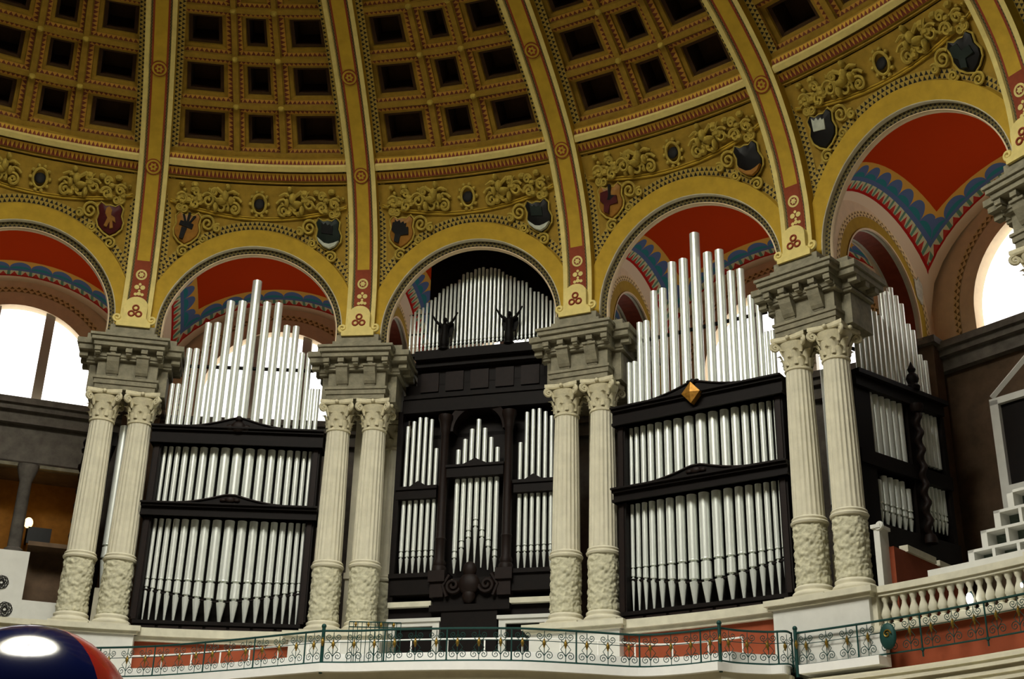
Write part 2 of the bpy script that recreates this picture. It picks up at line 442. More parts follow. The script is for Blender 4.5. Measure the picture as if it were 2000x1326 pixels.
ALAB = ['gold plaster arch opening onto the big white window with one mullion', 'gold plaster arch over the organ whose pediment carries a dark carved knot',
        'gold plaster arch framing two winged statues and small pipes', 'gold plaster arch over the organ with the gilt diamond',
        'gold plaster arch over the dark bay with white stepped stand']
for i, bb in enumerate(BAYS):
    t = thing('arch', ALAB[i], 'arch', ang(bb), 17.4, 7.0)
    for n_, m_ in (('wall_surface', aw), ('archivolt', archivolt_me), ('lace_border', lace_out), ('step_moulding', step_me), ('lace_band', lace_in), ('soffit', soffit_me), ('rear_face', back_me)):
        link(n_, m_, t)

# relief frieze over each arch: scrolls, seated figures, oval boss
def spiral(c, r, turns, a0, dirn, n=26, k=.12):
    return [(c[0] + r * (1 - (1 - k) * q / n) * cos(a0 + dirn * 2 * pi * turns * q / n), c[1] + r * (1 - (1 - k) * q / n) * sin(a0 + dirn * 2 * pi * turns * q / n)) for q in range(n + 1)]
def on_wall(pts, d): return [P(u, h, d) for u, h in pts]
FO = (0, 17.0, 10.5)
def rel_scroll(s_):
    b = MB(FO)
    if s_:
        for (cu, ch, r, a0, dr) in ((.62, 10.46, .13, 1.2, 1), (.95, 10.50, .16, 3.6, -1), (1.3, 10.62, .15, .5, 1), (1.62, 10.52, .13, 3.2, -1), (1.62, 10.78, .09, 0, 1), (1.95, 10.62, .12, .4, 1), (1.15, 10.80, .08, 2, -1)):
            b.tube(on_wall([(s_ * (cu + (x - cu)), y) for x, y in spiral((cu, ch), r * 1.12, 1.5, a0, dr)], .19), .036, 5)
        b.tube(on_wall([(s_ * (.45 + 1.75 * q / 20), 10.62 + .10 * sin(q * .9)) for q in range(21)], .19), [.042 - .0012 * q for q in range(21)], 5)
        for q in range(26):
            u = .55 + 1.7 * random.random(); h = 10.36 + .5 * random.random() + .05 * u
            p = P(s_ * u, h, .22); z = .035 + .05 * random.random(); b.ball(p, z * 1.3, .09, z, 7, 4)
    return b.mesh('scrollwork', 'ochre_relief')
def rel_figures(s_):
    b = MB(FO)                      # winged child figure riding a scroll
    def bl(u, h, x, z, d=.15): b.ball(P(s_ * u, h, d), x * 1.1, .13, z * 1.1, 9, 6)
    bl(.86, 10.72, .085, .13); bl(.80, 10.90, .062, .07); bl(.98, 10.60, .13, .07); bl(1.10, 10.46, .06, .12); bl(.72, 10.62, .06, .10)
    b.tube(on_wall([(s_ * .82, 10.80), (s_ * .66, 10.84), (s_ * .52, 10.78)], .18), [.045, .038, .028], 6)
    b.tube(on_wall([(s_ * .92, 10.78), (s_ * 1.08, 10.88), (s_ * 1.22, 10.82), (s_ * 1.30, 10.90)], .20), [.05, .06, .04, .015], 6)
    return b.mesh('relief_figure', 'ochre_relief')
b = MB(FO); pc = P(0, 10.62, .24)
b.ball(pc, .13, .05, .16, 16, 8); boss_dark = b.mesh('oval_boss', 'black_paint')
b = MB(FO); b.tube([P(.17 * cos(2 * pi * q / 24), 10.62 + .21 * sin(2 * pi * q / 24), .24) for q in range(24)], .035, 6, closed=True)
for q in range(10):
    a = 2 * pi * q / 10; b.ball(P(.23 * cos(a), 10.62 + .27 * sin(a), .25), .05, .05, .05, 7, 4)
boss_ring = b.mesh('boss_wreath', 'ochre_relief')
b = MB(FO)
for q in (0, 1):
    b.tube([P(u, 10.28 + q * .05 + .055 * u * u, .27) for u in lsp(-2.25, 2.25, 25)], .028 - q * .008, 6)
moul = b.mesh('curved_moulding', 'yellow_plaster')
sc_me = [rel_scroll(-1), rel_scroll(1)]; fig = [rel_figures(-1), rel_figures(1)]
for i, bb in enumerate(BAYS):
    t = thing('relief_frieze', 'stucco frieze of scrolls and winged children round a dark oval boss', 'frieze', ang(bb), 17, 10.5, group='relief friezes over the arches'); t['label'] = 'stucco scroll frieze with dark oval boss ' + BAYN[i]
    for n_, m_ in (('scrollwork', sc_me[0]), ('scrollwork', sc_me[1]), ('relief_figure', fig[0]), ('relief_figure', fig[1]), ('oval_boss', boss_dark), ('boss_wreath', boss_ring), ('curved_moulding', moul)): link(n_, m_, t)

# shields in the spandrels
SH = [(0, .26), (.10, .24), (.19, .30), (.26, .22), (.23, .08), (.27, -.04), (.24, -.16), (.13, -.27), (0, -.34)]
def shield(u, h, d, fields):
    b = MB((0, 17.2, h)); sg = 1 if u > 0 else -1
    out = SH + [(-x, z) for x, z in SH[-2:0:-1]]
    S = 1.18
    def pt(x, z, dd): return P(u + x * S + z * .10 * -sg, h + z * S, d + dd)
    n = len(out)
    v = [pt(x, z, .10) for x, z in out] + [pt(x * .92, z * .92, -.02) for x, z in out] + [pt(x * .5, z * .5, -.07) for x, z in out] + [pt(0, 0, -.085)]
    F = []
    for k_ in range(n):
        j = (k_ + 1) % n
        F += [(k_, j, n + j, n + k_), (n + k_, n + j, 2 * n + j, 2 * n + k_), (2 * n + k_, 2 * n + j, 3 * n)]
    b.add(v, [f[::-1] for f in F])
    parts = []
    for mat_, poly in fields:
        c = MB((0, 17.2, h)); m = len(poly)
        v = [pt(x, z, -.10) for x, z in poly] + [pt(x, z, -.02) for x, z in poly]
        c.add(v, [tuple(range(m))[::-1], tuple(range(m))] + [(k_, (k_ + 1) % m, (k_ + 1) % m + m, k_ + m) for k_ in range(m)])
        parts.append((mat_, c))
    rim = MB((0, 17.2, h)); rim.tube([pt(x * 1.03, z * 1.03, .03) for x, z in out], .025, 6, closed=True)
    for q, (cx, cz, r, a0, dr) in enumerate(((.50, .14, .19, 2.6, -1), (-.06, -.56, .15, .6, 1), (.42, -.24, .12, 3.5, 1), (-.22, .46, .09, 0, -1), (.74, .05, .10, 1, 1), (-.10, .44, .10, 2, 1))):
        rim.tube([P(u - sg * x, h + z, d + .02) for x, z in spiral((cx, cz), r, 1.7, a0, dr)], .032, 6)
    return b, parts, rim
LOWB = [(-.24, -.10), (-.22, -.18), (-.12, -.28), (0, -.33), (.12, -.28), (.22, -.18), (.10, -.22), (0, -.24), (-.1, -.22)]
LION = [(-.08, .16), (-.02, .2), (.04, .14), (.02, .04), (.1, .0), (.12, -.1), (.05, -.06), (.07, -.2), (0, -.22), (.0, -.08), (-.06, -.2), (-.12, -.18), (-.05, -.02), (-.1, .06)]
RAYS = [[(-.02, -.02), (.03, -.02), (x + .05, z), (x, z)] for x, z in ((-.12, .22), (0, .26), (.12, .2))] + [[(-.14, .1), (-.16, .02), (.12, -.06), (.14, .04)], [(-.1, -.02), (-.12, -.24), (-.04, -.26), (.02, -.04)]]
CASTLE = [(-.14, -.02), (.1, -.06), (.12, .12), (.08, .10), (.06, .15), (.0, .12), (-.03, .18), (-.08, .14), (-.13, .2)]
CROSS = [(-.18, .14), (-.02, .16), (.0, .02), (.16, .04), (.17, -.1), (.0, -.12), (-.04, -.26), (-.14, -.22), (-.12, -.08), (-.2, .0)]
SHD = [(-.5, 1, 'shield_red', [('shield_gold', LION)], 'dark red shield with a small golden figure'),
       (.5, -1, 'shield_gold', [('shield_black', r_) for r_ in RAYS], 'golden shield with black rays and bars beside a rib'),
       (.5, 1, 'shield_green', [('shield_silver', LOWB), ('shield_black', CASTLE)], 'dark green shield with pale foot and black castle'),
       (1.5, -1, 'shield_gold', [('shield_black', CROSS), ('shield_black', CASTLE)], 'golden shield with broad black cross over the statue arch'),
       (1.5, 1, 'shield_black', [('shield_silver', LOWB), ('shield_green', CASTLE)], 'black shield with pale foot over the statue arch'),
       (2.5, -1, 'shield_gold', [('shield_red', CROSS), ('shield_black', RAYS[3]), ('shield_black', RAYS[1])], 'golden shield with dark red cross and black bar'),
       (2.5, 1, 'shield_black', [('shield_gold', LOWB)], 'black shield with thin golden foot beside a rib'),
       (3.5, -1, 'shield_black', [('shield_silver', CASTLE)], 'black shield with silver castle'),
       (3.5, 1, 'shield_black', [('shield_green', CROSS)], 'black shield with dim green cross in deep shade')]
for bb, s_, base, fields, lab in SHD:
    h = 9.97; u = s_ * 1.78
    b, parts, rim = shield(u, h, .2, fields)
    t = thing('heraldic_shield', lab, 'shield', ang(bb), 17.2, h)
    b.build('plate', base, t)
    for mat_, c in parts: c.build('emblem', mat_, t, smooth=False)
    rim.build('scroll_frame', 'ochre_relief', t)

# ------------------------------------------------------------------ ribs of the dome
def rib_strip(name, mat_, u0, u1, d0, d1, h0=7.85, wtop=None, uvs=None, n=60, smooth=True):
    b = MB((0, 17.4, 7.0)); Wn = lsp(w_of(h0), wtop or DW[-1], n)
    def fn(t, w):
        r, h = prof(w, d0 + (d1 - d0) * t); return (u0 + (u1 - u0) * t, r, h)
    b.grid(fn, [0, 1], Wn, uvf=lambda t, w: (w * (uvs or 1), t), flip=True)
    return (name, b.mesh(name, mat_))
RIB = []
for s_ in (-1, 1):
    f = lambda a, c: (a * s_, c * s_) if s_ > 0 else (c * s_, a * s_)
    def st(name, mat_, a, c, da, dc, **kw):
        if s_ > 0: RIB.append(rib_strip(name, mat_, a, c, da, dc, **kw))
        else: RIB.append(rib_strip(name, mat_, -c, -a, dc, da, **kw))
    st('edge_fillet', 'pale_stripe', .255, .36, -.02, -.02, h0=7.1); st('edge_fillet', 'pale_stripe', .24, .255, .03, -.02, h0=7.1)
    st('dark_groove', 'lace_dark', .20, .242, .03, .03, uvs=1.2); st('red_line', 'red_paint', .150, .20, .03, .03)
    st('side_face', 'yellow_plaster', .36, .361, -.02, .30, h0=7.0)
    st('lace_border', 'lace_gold', .362, .53, .255, .262, h0=8.0)
RIB.append(rib_strip('centre_panel', 'yellow_plaster', -.152, .152, .025, .025, h0=7.1))
RIB.append(rib_strip('red_field', 'red_paint', -.168, .168, .018, .018, h0=7.95, wtop=w_of(8.98)))
def rib_pt(u, dh, h, d):          # local to a point of the rib at height h
    w = w_of(h) + dh; r, hh = prof(w, d); return (u, r, hh)
def disc(b, h, r0, r1, d, n=24, wav=0., cnt=6, off=(0, 0)):
    A = []
    for q in range(n):
        a = 2 * pi * q / n; k_ = 1 + wav * cos(cnt * a)
        A.append((off[0] + r1 * k_ * cos(a), off[1] + r1 * k_ * sin(a)))
    if r0 <= 0:
        b.add([rib_pt(x, z, h, d) for x, z in A] + [rib_pt(*off, h, d)], [((q + 1) % n, q, n) for q in range(n)])
    else:
        I = [(off[0] + r0 * cos(2 * pi * q / n), off[1] + r0 * sin(2 * pi * q / n)) for q in range(n)]
        b.add([rib_pt(x, z, h, d) for x, z in A] + [rib_pt(x, z, h, d) for x, z in I], [((q + 1) % n, q, n + q, n + (q + 1) % n) for q in range(n)])
def medallion(h):
    out = []
    for nm, mat_, a, c, d, wav in (('medallion_ground', 'red_paint', 0, .20, .004, 0), ('medallion_ring', 'yellow_plaster', .13, .175, -.004, 0), ('rosette', 'yellow_plaster', 0, .085, -.006, .22), ('rosette_eye', 'red_paint', 0, .03, -.012, 0)):
        b = MB((0, 17.4, 7.0)); disc(b, h, a, c, d, wav=wav); out.append((nm, b.mesh(nm, mat_, smooth=False)))
    return out
MED = medallion(11.12) + medallion(12.75) + medallion(14.15)
b = MB((0, 17.4, 7.0)); disc(b, 8.62, .09, .135, .008); MED.append(('medallion_ring', b.mesh('medallion_ring', 'pale_stripe', smooth=False)))
b = MB((0, 17.4, 7.0)); disc(b, 8.62, 0, .06, .006, wav=.25); MED.append(('rosette', b.mesh('rosette', 'pale_stripe', smooth=False)))
b = MB((0, 17.4, 7.0))
for x, z, r in ((.07, -.33, .06), (-.07, -.33, .06), (0, -.25, .035), (0, -.50, .05), (.08, -.52, .04), (-.08, -.52, .04), (0, -.42, .03)): disc(b, 8.62, 0, r, .006, n=10, off=(x, z))
MED.append(('leaf_ornament', b.mesh('leaf_ornament', 'pale_stripe', smooth=False)))
# foot block of the rib with its trefoil and little scrolls
b = MB((0, 17.4, 7.0))
poly = [(-.30, 7.25), (.30, 7.25), (.27, 7.45)] + [(.27 * cos(a), 7.72 + .24 * sin(a)) for a in lsp(0, pi, 13)] + [(-.27, 7.45)]
b.prism(poly, 17.30, 17.55); b.box(-.40, .40, 17.24, 17.6, 7.14, 7.27); foot_me = b.mesh('foot_block', 'pale_stripe')
foot_sc = []
for s_ in (-1, 1):
    b = MB((0, 17.4, 7.0)); b.tube([(s_ * x, 17.34, z) for x, z in spiral((.40, 7.38), .12, 1.5, pi, 1)], .04, 6); foot_sc.append(b.mesh('foot_scroll', 'pale_stripe'))
b = MB((0, 17.4, 7.0))
for x, z in ((-.085, 7.50), (.085, 7.50), (0, 7.66)):
    b.tube([(x + .065 * cos(2 * pi * q / 14), 17.295, z + .065 * sin(2 * pi * q / 14)) for q in range(14)], .024, 6, closed=True)
tref = b.mesh('trefoil', 'red_paint')
for i in range(5):
    t = thing('dome_rib', 'gold striped dome rib with red lines and round rosette medallions', 'rib', ang(i), 17.4, 7.0, group='ribs rising from the paired columns'); t['label'] = 'gold striped dome rib above the columns ' + PAIR[i]
    for n_, m_ in RIB + MED + [('foot_block', foot_me), ('foot_scroll', foot_sc[0]), ('foot_scroll', foot_sc[1]), ('trefoil', tref)]: link(n_, m_, t)

# ------------------------------------------------------------------ entablature blocks over the column pairs
def stepbox(b, hw, y0, y1, z0, z1): b.box(-hw, hw, y0, y1, z0, z1)
def entablature_parts(YB):
    ENT = []
    def eb(name, mat_, boxes, smooth=False, angle=30):
        b = MB((0, 17.9, 5.6))
        for x0, x1, y0, y1, z0, z1 in boxes: b.box(x0, x1, y0, y1, z0, z1)
        ENT.append((name, b.mesh(name, mat_, smooth=smooth)))
    eb('architrave', 'grey_stone', [(-.70, .70, 17.54, YB, 5.60, 5.72), (-.73, .73, 17.51, YB, 5.72, 5.84), (-.76, .76, 17.48, YB, 5.84, 5.90)])
    eb('frieze_block', 'grey_stone', [(-.70, .70, 17.55, YB, 5.90, 6.32)])
    eb('wing', 'grey_stone', [(-.92, .92, 17.85, YB, 5.62, 6.40)])
    eb('bed_moulding', 'grey_stone', [(-.80, .80, 17.45, YB, 6.32, 6.40), (-1.0, 1.0, 17.78, YB, 6.32, 6.40)])
    eb('cornice', 'grey_stone', [(-.82, .82, 17.20, YB, 6.58, 6.70), (-.88, .88, 17.14, YB, 6.70, 6.80), (-.92, .92, 17.10, YB, 6.80, 6.86), (-1.20, 1.20, 17.55, YB + .1, 6.58, 6.72), (-1.25, 1.25, 17.50, YB + .15, 6.72, 6.85)])
    eb('corona_core', 'grey_stone', [(-.80, .80, 17.42, YB, 6.38, 6.60), (-1.0, 1.0, 17.75, YB, 6.38, 6.60)])
    eb('blocking_course', 'grey_stone', [(-.60, .60, 17.26, YB, 6.86, 7.0), (-.52, .52, 17.30, YB, 7.0, 7.18), (-1.05, 1.05, 17.62, YB, 6.85, 7.02), (-.5, .5, 17.62, max(YB, 19.05), 6.62, 7.02)])
    for x in (-.34, .34):
        b = MB((0, 17.9, 5.6)); pr = [(17.57, 5.98), (17.50, 5.98), (17.45, 6.04), (17.40, 6.14), (17.34, 6.24), (17.30, 6.36), (17.57, 6.36)]
        n = len(pr); v = [(x - .14, y, z) for y, z in pr] + [(x + .14, y, z) for y, z in pr]
        b.add(v, [tuple(range(n))[::-1], tuple(range(n, 2 * n))] + [(k_, (k_ + 1) % n, (k_ + 1) % n + n, k_ + n) for k_ in range(n)])
        b.box(x - .16, x + .16, 17.27, 17.57, 6.36, 6.41)
        for q in range(3): b.box(x - .12, x + .12, 17.52, 17.57, 5.91 + .025 * q, 5.925 + .025 * q)
        ENT.append(('console', b.mesh('console', 'grey_stone', smooth=False)))
    for x in lsp(-.72, .72, 5):
        b = MB((0, 17.9, 5.6)); b.box(x - .075, x + .075, 17.24, 17.45, 6.46, 6.58); b.box(x - .06, x + .06, 17.28, 17.45, 6.41, 6.46); ENT.append(('modillion', b.mesh('modillion', 'grey_stone', smooth=False)))
    for s_ in (-1, 1):
        for y in lsp(17.75, YB - .18, 3 if YB < 19 else 5):
            b = MB((0, 17.9, 5.6)); xa, xb = sorted((s_ * .98, s_ * 1.18)); b.box(xa, xb, y - .08, y + .08, 6.44, 6.58); ENT.append(('modillion', b.mesh('modillion', 'grey_stone', smooth=False)))
    return ENT
ENT_SHALLOW, ENT_DEEP = entablature_parts(18.72), entablature_parts(19.75)
for i in range(5):
    t = thing('entablature', 'weathered grey stone entablature block with consoles over a column pair', 'entablature', ang(i), 17.9, 5.6, group='entablature blocks over the column pairs'); t['label'] = 'grey stone entablature on the columns ' + PAIR[i]
    for n_, m_ in (ENT_DEEP if i in (1, 2) else ENT_SHALLOW): link(n_, m_, t)

# ------------------------------------------------------------------ columns
def fluted(z0, z1, r0, r1, n=20, k=6):
    b = MB(); verts = []; F = []; Z = lsp(z0, z1, 7)
    nn = n * k
    for z in Z:
        t = (z - z0) / (z1 - z0); r = r0 + (r1 - r0) * (t ** 1.5)
        for q in range(nn):
            ph = (q % k) / k; a = 2 * pi * q / nn
            dep = 0 if ph < .17 else .022 * sin(pi * (ph - .17) / .83)
            if z in (Z[0], Z[-1]): dep *= .2
            verts.append(((r - dep) * cos(a), (r - dep) * sin(a), z))
    for j in range(len(Z) - 1):
        for q in range(nn): F.append((j * nn + q, j * nn + (q + 1) % nn, (j + 1) * nn + (q + 1) % nn, (j + 1) * nn + q))
    b.add(verts, F); return b.mesh('fluted_shaft', 'column_stone', angle=30)
def carved():
    b = MB(); nu, nv = 110, 64; verts = []; F = []
    for j in range(nv):
        z = .30 + 1.24 * j / (nv - 1)
        for q in range(nu):
            a = 2 * pi * q / nu
            p = Vector((4.6 * cos(a), 4.6 * sin(a), z * 13))
            d = mnoise.noise(p) * .6 + mnoise.noise(p * 2.1) * .4
            vine = sin(a * 4 + 2.6 * sin(z * 9)) * cos(z * 11 + a * 3)
            r = .335 + .030 * max(-.6, min(1, d * 1.5)) + .014 * vine
            if j in (0, nv - 1): r = .335
            verts.append((r * cos(a), r * sin(a), z))
    for j in range(nv - 1):
        for q in range(nu): F.append((j * nu + q, j * nu + (q + 1) % nu, (j + 1) * nu + (q + 1) % nu, (j + 1) * nu + q))
    b.add(verts, F); return b.mesh('carved_drum', 'carved_stone', angle=60)
b = MB(); b.box(-.43, .43, -.43, .43, -.02, .08)
b.lathe([(.42, .08), (.435, .11), (.43, .15), (.40, .18), (.37, .19), (.365, .215), (.385, .24), (.38, .27), (.345, .30)], 36); base_me = b.mesh('base', 'column_stone', angle=50)
b = MB(); b.lathe([(.335, 1.53), (.37, 1.54), (.385, 1.575), (.37, 1.60), (.345, 1.605), (.345, 1.63), (.36, 1.65), (.345, 1.675), (.32, 1.69)], 36); ring_me = b.mesh('ring_moulding', 'column_stone', angle=50)
shaft_me = fluted(1.68, 4.86, .318, .272)
drum_me = carved()
b = MB(); b.lathe([(.272, 4.84), (.295, 4.85), (.30, 4.875), (.29, 4.90), (.265, 4.905), (.268, 5.05), (.285, 5.2), (.33, 5.36), (.37, 5.46)], 28); bell_me = b.mesh('capital', 'capital_stone', angle=50)
# abacus: concave-sided slab
b = MB(); out = []
for q in range(4):
    a = pi / 4 + q * pi / 2
    c0 = Vector((cos(a), sin(a))) * .565; c1 = Vector((cos(a + pi / 2), sin(a + pi / 2))) * .565; mid = Vector((cos(a + pi / 4), sin(a + pi / 4)))
    for k_ in range(7):
        t = k_ / 7; p = c0.lerp(c1, t) - mid * .055 * sin(pi * t); out.append((p.x, p.y))
n = len(out)
v = [(x * .94, y * .94, 5.49) for x, y in out] + [(x, y, 5.52) for x, y in out] + [(x, y, 5.60) for x, y in out]
b.add(v, [tuple(range(n))[::-1], tuple(range(2 * n, 3 * n))] + [(j * n + k_, j * n + (k_ + 1) % n, (j + 1) * n + (k_ + 1) % n, (j + 1) * n + k_) for j in (0, 1) for k_ in range(n)])
abacus_me = b.mesh('abacus', 'capital_stone', angle=30)
def leaf(a, z0, z1, r, out_, wd):
    b = MB(); verts = []; nz = 6
    for j in range(nz):
        t = j / (nz - 1); rr = r + out_ * t ** 2.6; z = z0 + (z1 - z0) * (t if t < .85 else .85 + (t - .85) * -.4)
        wdt = wd * (.75 + .5 * sin(pi * t * .8)) * (1 - .65 * max(0, t - .6) / .4)
        for k_, (s_, dd) in enumerate(((-1, -.015), (-.5, .012), (0, .03), (.5, .012), (1, -.015))):
            x, y = (rr + dd), s_ * wdt; verts.append((x * cos(a) - y * sin(a), x * sin(a) + y * cos(a), z))
    F = [(j * 5 + k_, j * 5 + k_ + 1, (j + 1) * 5 + k_ + 1, (j + 1) * 5 + k_) for j in range(nz - 1) for k_ in range(4)]
    b.add(verts, F); return b.mesh('acanthus_leaf', 'capital_stone', angle=60)
leaves = [leaf(2 * pi * q / 8, 4.90, 5.15, .272, .10, .085) for q in range(8)] + [leaf(2 * pi * (q + .5) / 8, 4.95, 5.34, .285, .13, .08) for q in range(8)]
def volute(a):
    b = MB(); pts = []
    for x, z in spiral((.47, 5.40), .10, 1.6, pi * .5, -1, 22): pts.append((x * cos(a), x * sin(a), z))
    b.tube(pts, .035, 6)
    b.tube([(.30 * cos(a), .30 * sin(a), 5.22), (.38 * cos(a), .38 * sin(a), 5.40), (.47 * cos(a), .47 * sin(a), 5.50)], .035, 6); return b.mesh('volute', 'capital_stone', angle=60)
vols = [volute(pi / 4 + q * pi / 2) for q in range(4)]
fleur = []
for q in range(4):
    a = q * pi / 2; b = MB(); b.ball((.38 * cos(a), .38 * sin(a), 5.54), .05, .05, .05, 8, 5); fleur.append(b.mesh('abacus_flower', 'capital_stone'))
def make_column(group, label):
    t = thing('stone_column', label, 'column', 0, 0, 0, group=group)
    link('base', base_me, t); link('carved_drum', drum_me, t); link('ring_moulding', ring_me, t); link('fluted_shaft', shaft_me, t)
    c = link('capital', bell_me, t); link('abacus', abacus_me, c)
    for m_ in leaves: link('acanthus_leaf', m_, c)
    for m_ in vols: link('volute', m_, c)
    for m_ in fleur: link('abacus_flower', m_, c)
    return t
proto = make_column('paired columns of the gallery front', 'cream fluted stone column with carved lower drum, standing in a pair')
first = True
for i in range(5):
    for s_ in (-1, 1):
        c = proto if first else copy_tree(proto); first = False
        place(c, ang(i), 17.9, 0, u=s_ * .44); c['label'] = 'cream fluted column with carved drum, paired ' + PAIR[i]
c = copy_tree(proto); place(c, ang(1), 19.35, 0, u=.60); c['label'] = 'single shaded fluted column set behind a front pair, beside the carved organ'
del c['group']
# plain piers behind the pairs flanking the carved organ
for i in (1, 2):
    t = thing('stone_pier', 'plain beige stone pier seen between two front columns beside the carved organ', 'pier', ang(i), 18.7, 0, group='plain piers behind the column pairs'); t['label'] = 'plain stone pier behind the columns ' + PAIR[i]
    b = MB((0, 18.7, 0)); b.box(-.22, .14, 18.75, 19.4, -.02, 5.62); b.build('pier_body', 'column_stone', t, smooth=False)
    for z0, z1 in ((0, .25), (1.52, 1.66)): b = MB((0, 18.7, 0)); b.box(-.25, .155, 18.70, 19.45, z0, z1); b.build('pier_band', 'column_stone', t, smooth=False)

# ------------------------------------------------------------------ plinth wall of the gallery
def arc_box(b, a0, a1, r0, r1, h0, h1, n=8):
    A = lsp(a0, a1, n)
    def pt(a, r, h): return (r * sin(a), r * cos(a), h)
    b.grid(lambda a, h: pt(a, r0, h), A, [h0, h1]); b.grid(lambda a, r: pt(a, r, h1), A, [r0, r1]); b.grid(lambda a, r: pt(a, r, h0), A, [r0, r1], flip=True)
    b.grid(lambda a, h: pt(a, r1, h), A, [h0, h1], flip=True)
    for a, fl in ((a0, False), (a1, True)): b.grid(lambda r, h: pt(a, r, h), [r1, r0], [h0, h1], flip=fl)
    return b
def hall_obj(b, name, mat_, parent, smooth=False): return b.build(name, mat_, parent, smooth=smooth)
pl = bpy.data.objects.new('wall_gallery', None); col.objects.link(pl); pl.location = (0, 0, Z0)
tag(pl, 'cream plinth wall with red panels under the columns and organs', 'wall', kind='structure')
for i in range(-1, 5):
    if i >= 0:
        pa = 1.02 / 17.3; pd = 18.24 if i in (1, 2) else 18.6
        b = MB(); arc_box(b, ang(i) - pa, ang(i) + pa, 17.30, 18.24 if i in (1, 2) else 18.6, -1.40, -.20); hall_obj(b, 'pedestal', 'white_plaster', pl)
        b = MB(); arc_box(b, ang(i) - pa - .004, ang(i) + pa + .004, 17.24, pd, -.20, -.13); arc_box(b, ang(i) - pa - .008, ang(i) + pa + .008, 17.17, pd, -.13, -.02); hall_obj(b, 'pedestal_cap', 'cream_plaster', pl)
        if i in (1, 2): b = MB(); arc_box(b, ang(i) - pa, ang(i) + pa, 18.66, 19.85, -1.40, -.02); hall_obj(b, 'pedestal', 'white_plaster', pl)
    if i in (0, 2):                                      # under the two big organ fronts
        b = MB(); arc_box(b, ang(i), ang(i + 1), 17.42, 19, -.30, -.20, 14); arc_box(b, ang(i), ang(i + 1), 17.34, 19, -.20, -.02, 14); hall_obj(b, 'sill_moulding', 'cream_plaster', pl)
        b = MB(); arc_box(b, ang(i), ang(i + 1), 17.52, 19, -1.4, -.30, 14); hall_obj(b, 'red_panel', 'brick_red', pl)
b = MB(); arc_box(b, ang(3) + .0585, ang(4) - .0585, 17.50, 17.9, -1.6, -.86, 14); hall_obj(b, 'red_panel', 'brick_red', pl)
b = MB(); arc_box(b, ang(-1) - .05, ang(4) + .15, 17.55, 23.2, -1.75, -1.40, 40); hall_obj(b, 'gallery_floor_edge', 'cream_plaster', pl)
b = MB(); arc_box(b, ang(-1) - .05, ang(0) - .06, 17.3, 18.2, -1.4, -.14, 12); hall_obj(b, 'plinth_band', 'cream_plaster', pl)
b = MB(); arc_box(b, ang(-1) - .05, ang(0) - .055, 17.22, 18.2, -.14, -.02, 12); hall_obj(b, 'plinth_cap', 'cream_plaster', pl)
b = MB(); arc_box(b, ang(2.62), ang(4) + .15, 16.95, 17.7, -2.6, -1.62, 16); hall_obj(b, 'lower_fascia', 'column_stone', pl)
for q in range(4):
    b = MB(); arc_box(b, ang(2.62), ang(4) + .15, 16.90 - .05 * (q % 2), 17.2, -1.72 - .12 * q, -1.66 - .12 * q, 16); hall_obj(b, 'fascia_moulding', 'column_stone', pl)
b = MB(); arc_box(b, ang(1) + .062, ang(2) - .062, 18.96, 19.2, -1.4, .0, 6); hall_obj(b, 'recess_wall', 'dark_stone', pl)

# ------------------------------------------------------------------ ambulatory: vault, outer wall, window per bay
RO = 23.0
VA, VB = 2.6, 2.3
def vault_mesh(rin=17.85, hs=7.35):
    b = MB((0, 20.7, 7.3)); S = lsp(-1, 1, 25); T = lsp(-1, 1, 19)
    def fn(s_, t):
        r = rin + (RO - rin) * (t + 1) / 2; f = s_ * (DE / 2 - .25 / r)
        A_ = 2.55 + .60 * (t + 1) / 2
        z = hs + sqrt(max(0, A_ ** 2 * (1 - s_ * s_) + 2.15 ** 2 * (1 - t * t)))
        return (r * sin(f), r * cos(f), z)
    b.grid(fn, S, T, uvf=lambda s_, t: (s_ * VA, t * VB), flip=True)
    return b.mesh('vault', 'vault_paint', angle=80)
v_me = vault_mesh()
def rring(b, ra, rb, ya, yb, c=7.6, n=36, foot=7.05, uvs=1.):
    pts = [(1, foot)] + [(0, pi * q / n) for q in range(n + 1)] + [(-1, foot)]; L = 0; prev = None; va = []
    for kind, t in pts:
        row = []
        for rr, y in ((ra, ya), (rb, yb)):
            u, h = (rr * cos(t), c + rr * sin(t)) if kind == 0 else (kind * rr, t)
            row.append((u, y, h))
        if prev is not None: L += (Vector(row[0]) - Vector(prev)).length
        prev = row[0]; va.append((row, L))
    for (r1, l1), (r2, l2) in zip(va, va[1:]):
        b.add([r1[0], r2[0], r2[1], r1[1]], [(0, 1, 2, 3)], [[(l1 * uvs, 0), (l2 * uvs, 0), (l2 * uvs, 1), (l1 * uvs, 1)]])
    return b
OW = (0, RO, 0)
YW = RO - .05
def ow(name, mat_, fn, smooth=True):
    b = MB(OW); fn(b); return (name, b.mesh(name, mat_, smooth=smooth))
WIN = [ow('wall_arch', 'peach_plaster', lambda b: (rring(b, 2.2, 2.58, YW, YW), rring(b, 2.2, 2.2, YW + .5, YW))),
       ow('lace_ring', 'lace_cream', lambda b: rring(b, 2.58, 2.74, YW - .01, YW - .01)),
       ow('upper_wall', 'peach_plaster', lambda b: rring(b, 2.74, 3.9, YW, YW))]
LWIN = ['tall lit arched window with one grey mullion above the dark ledge', 'lit arched window glimpsed between organ pipes beside the red vault',
        'lit arched window hidden behind the small pipes of the statue arch', 'lit arched window behind the organ with gilt diamond', 'lit arched window cut by the dark far bay']
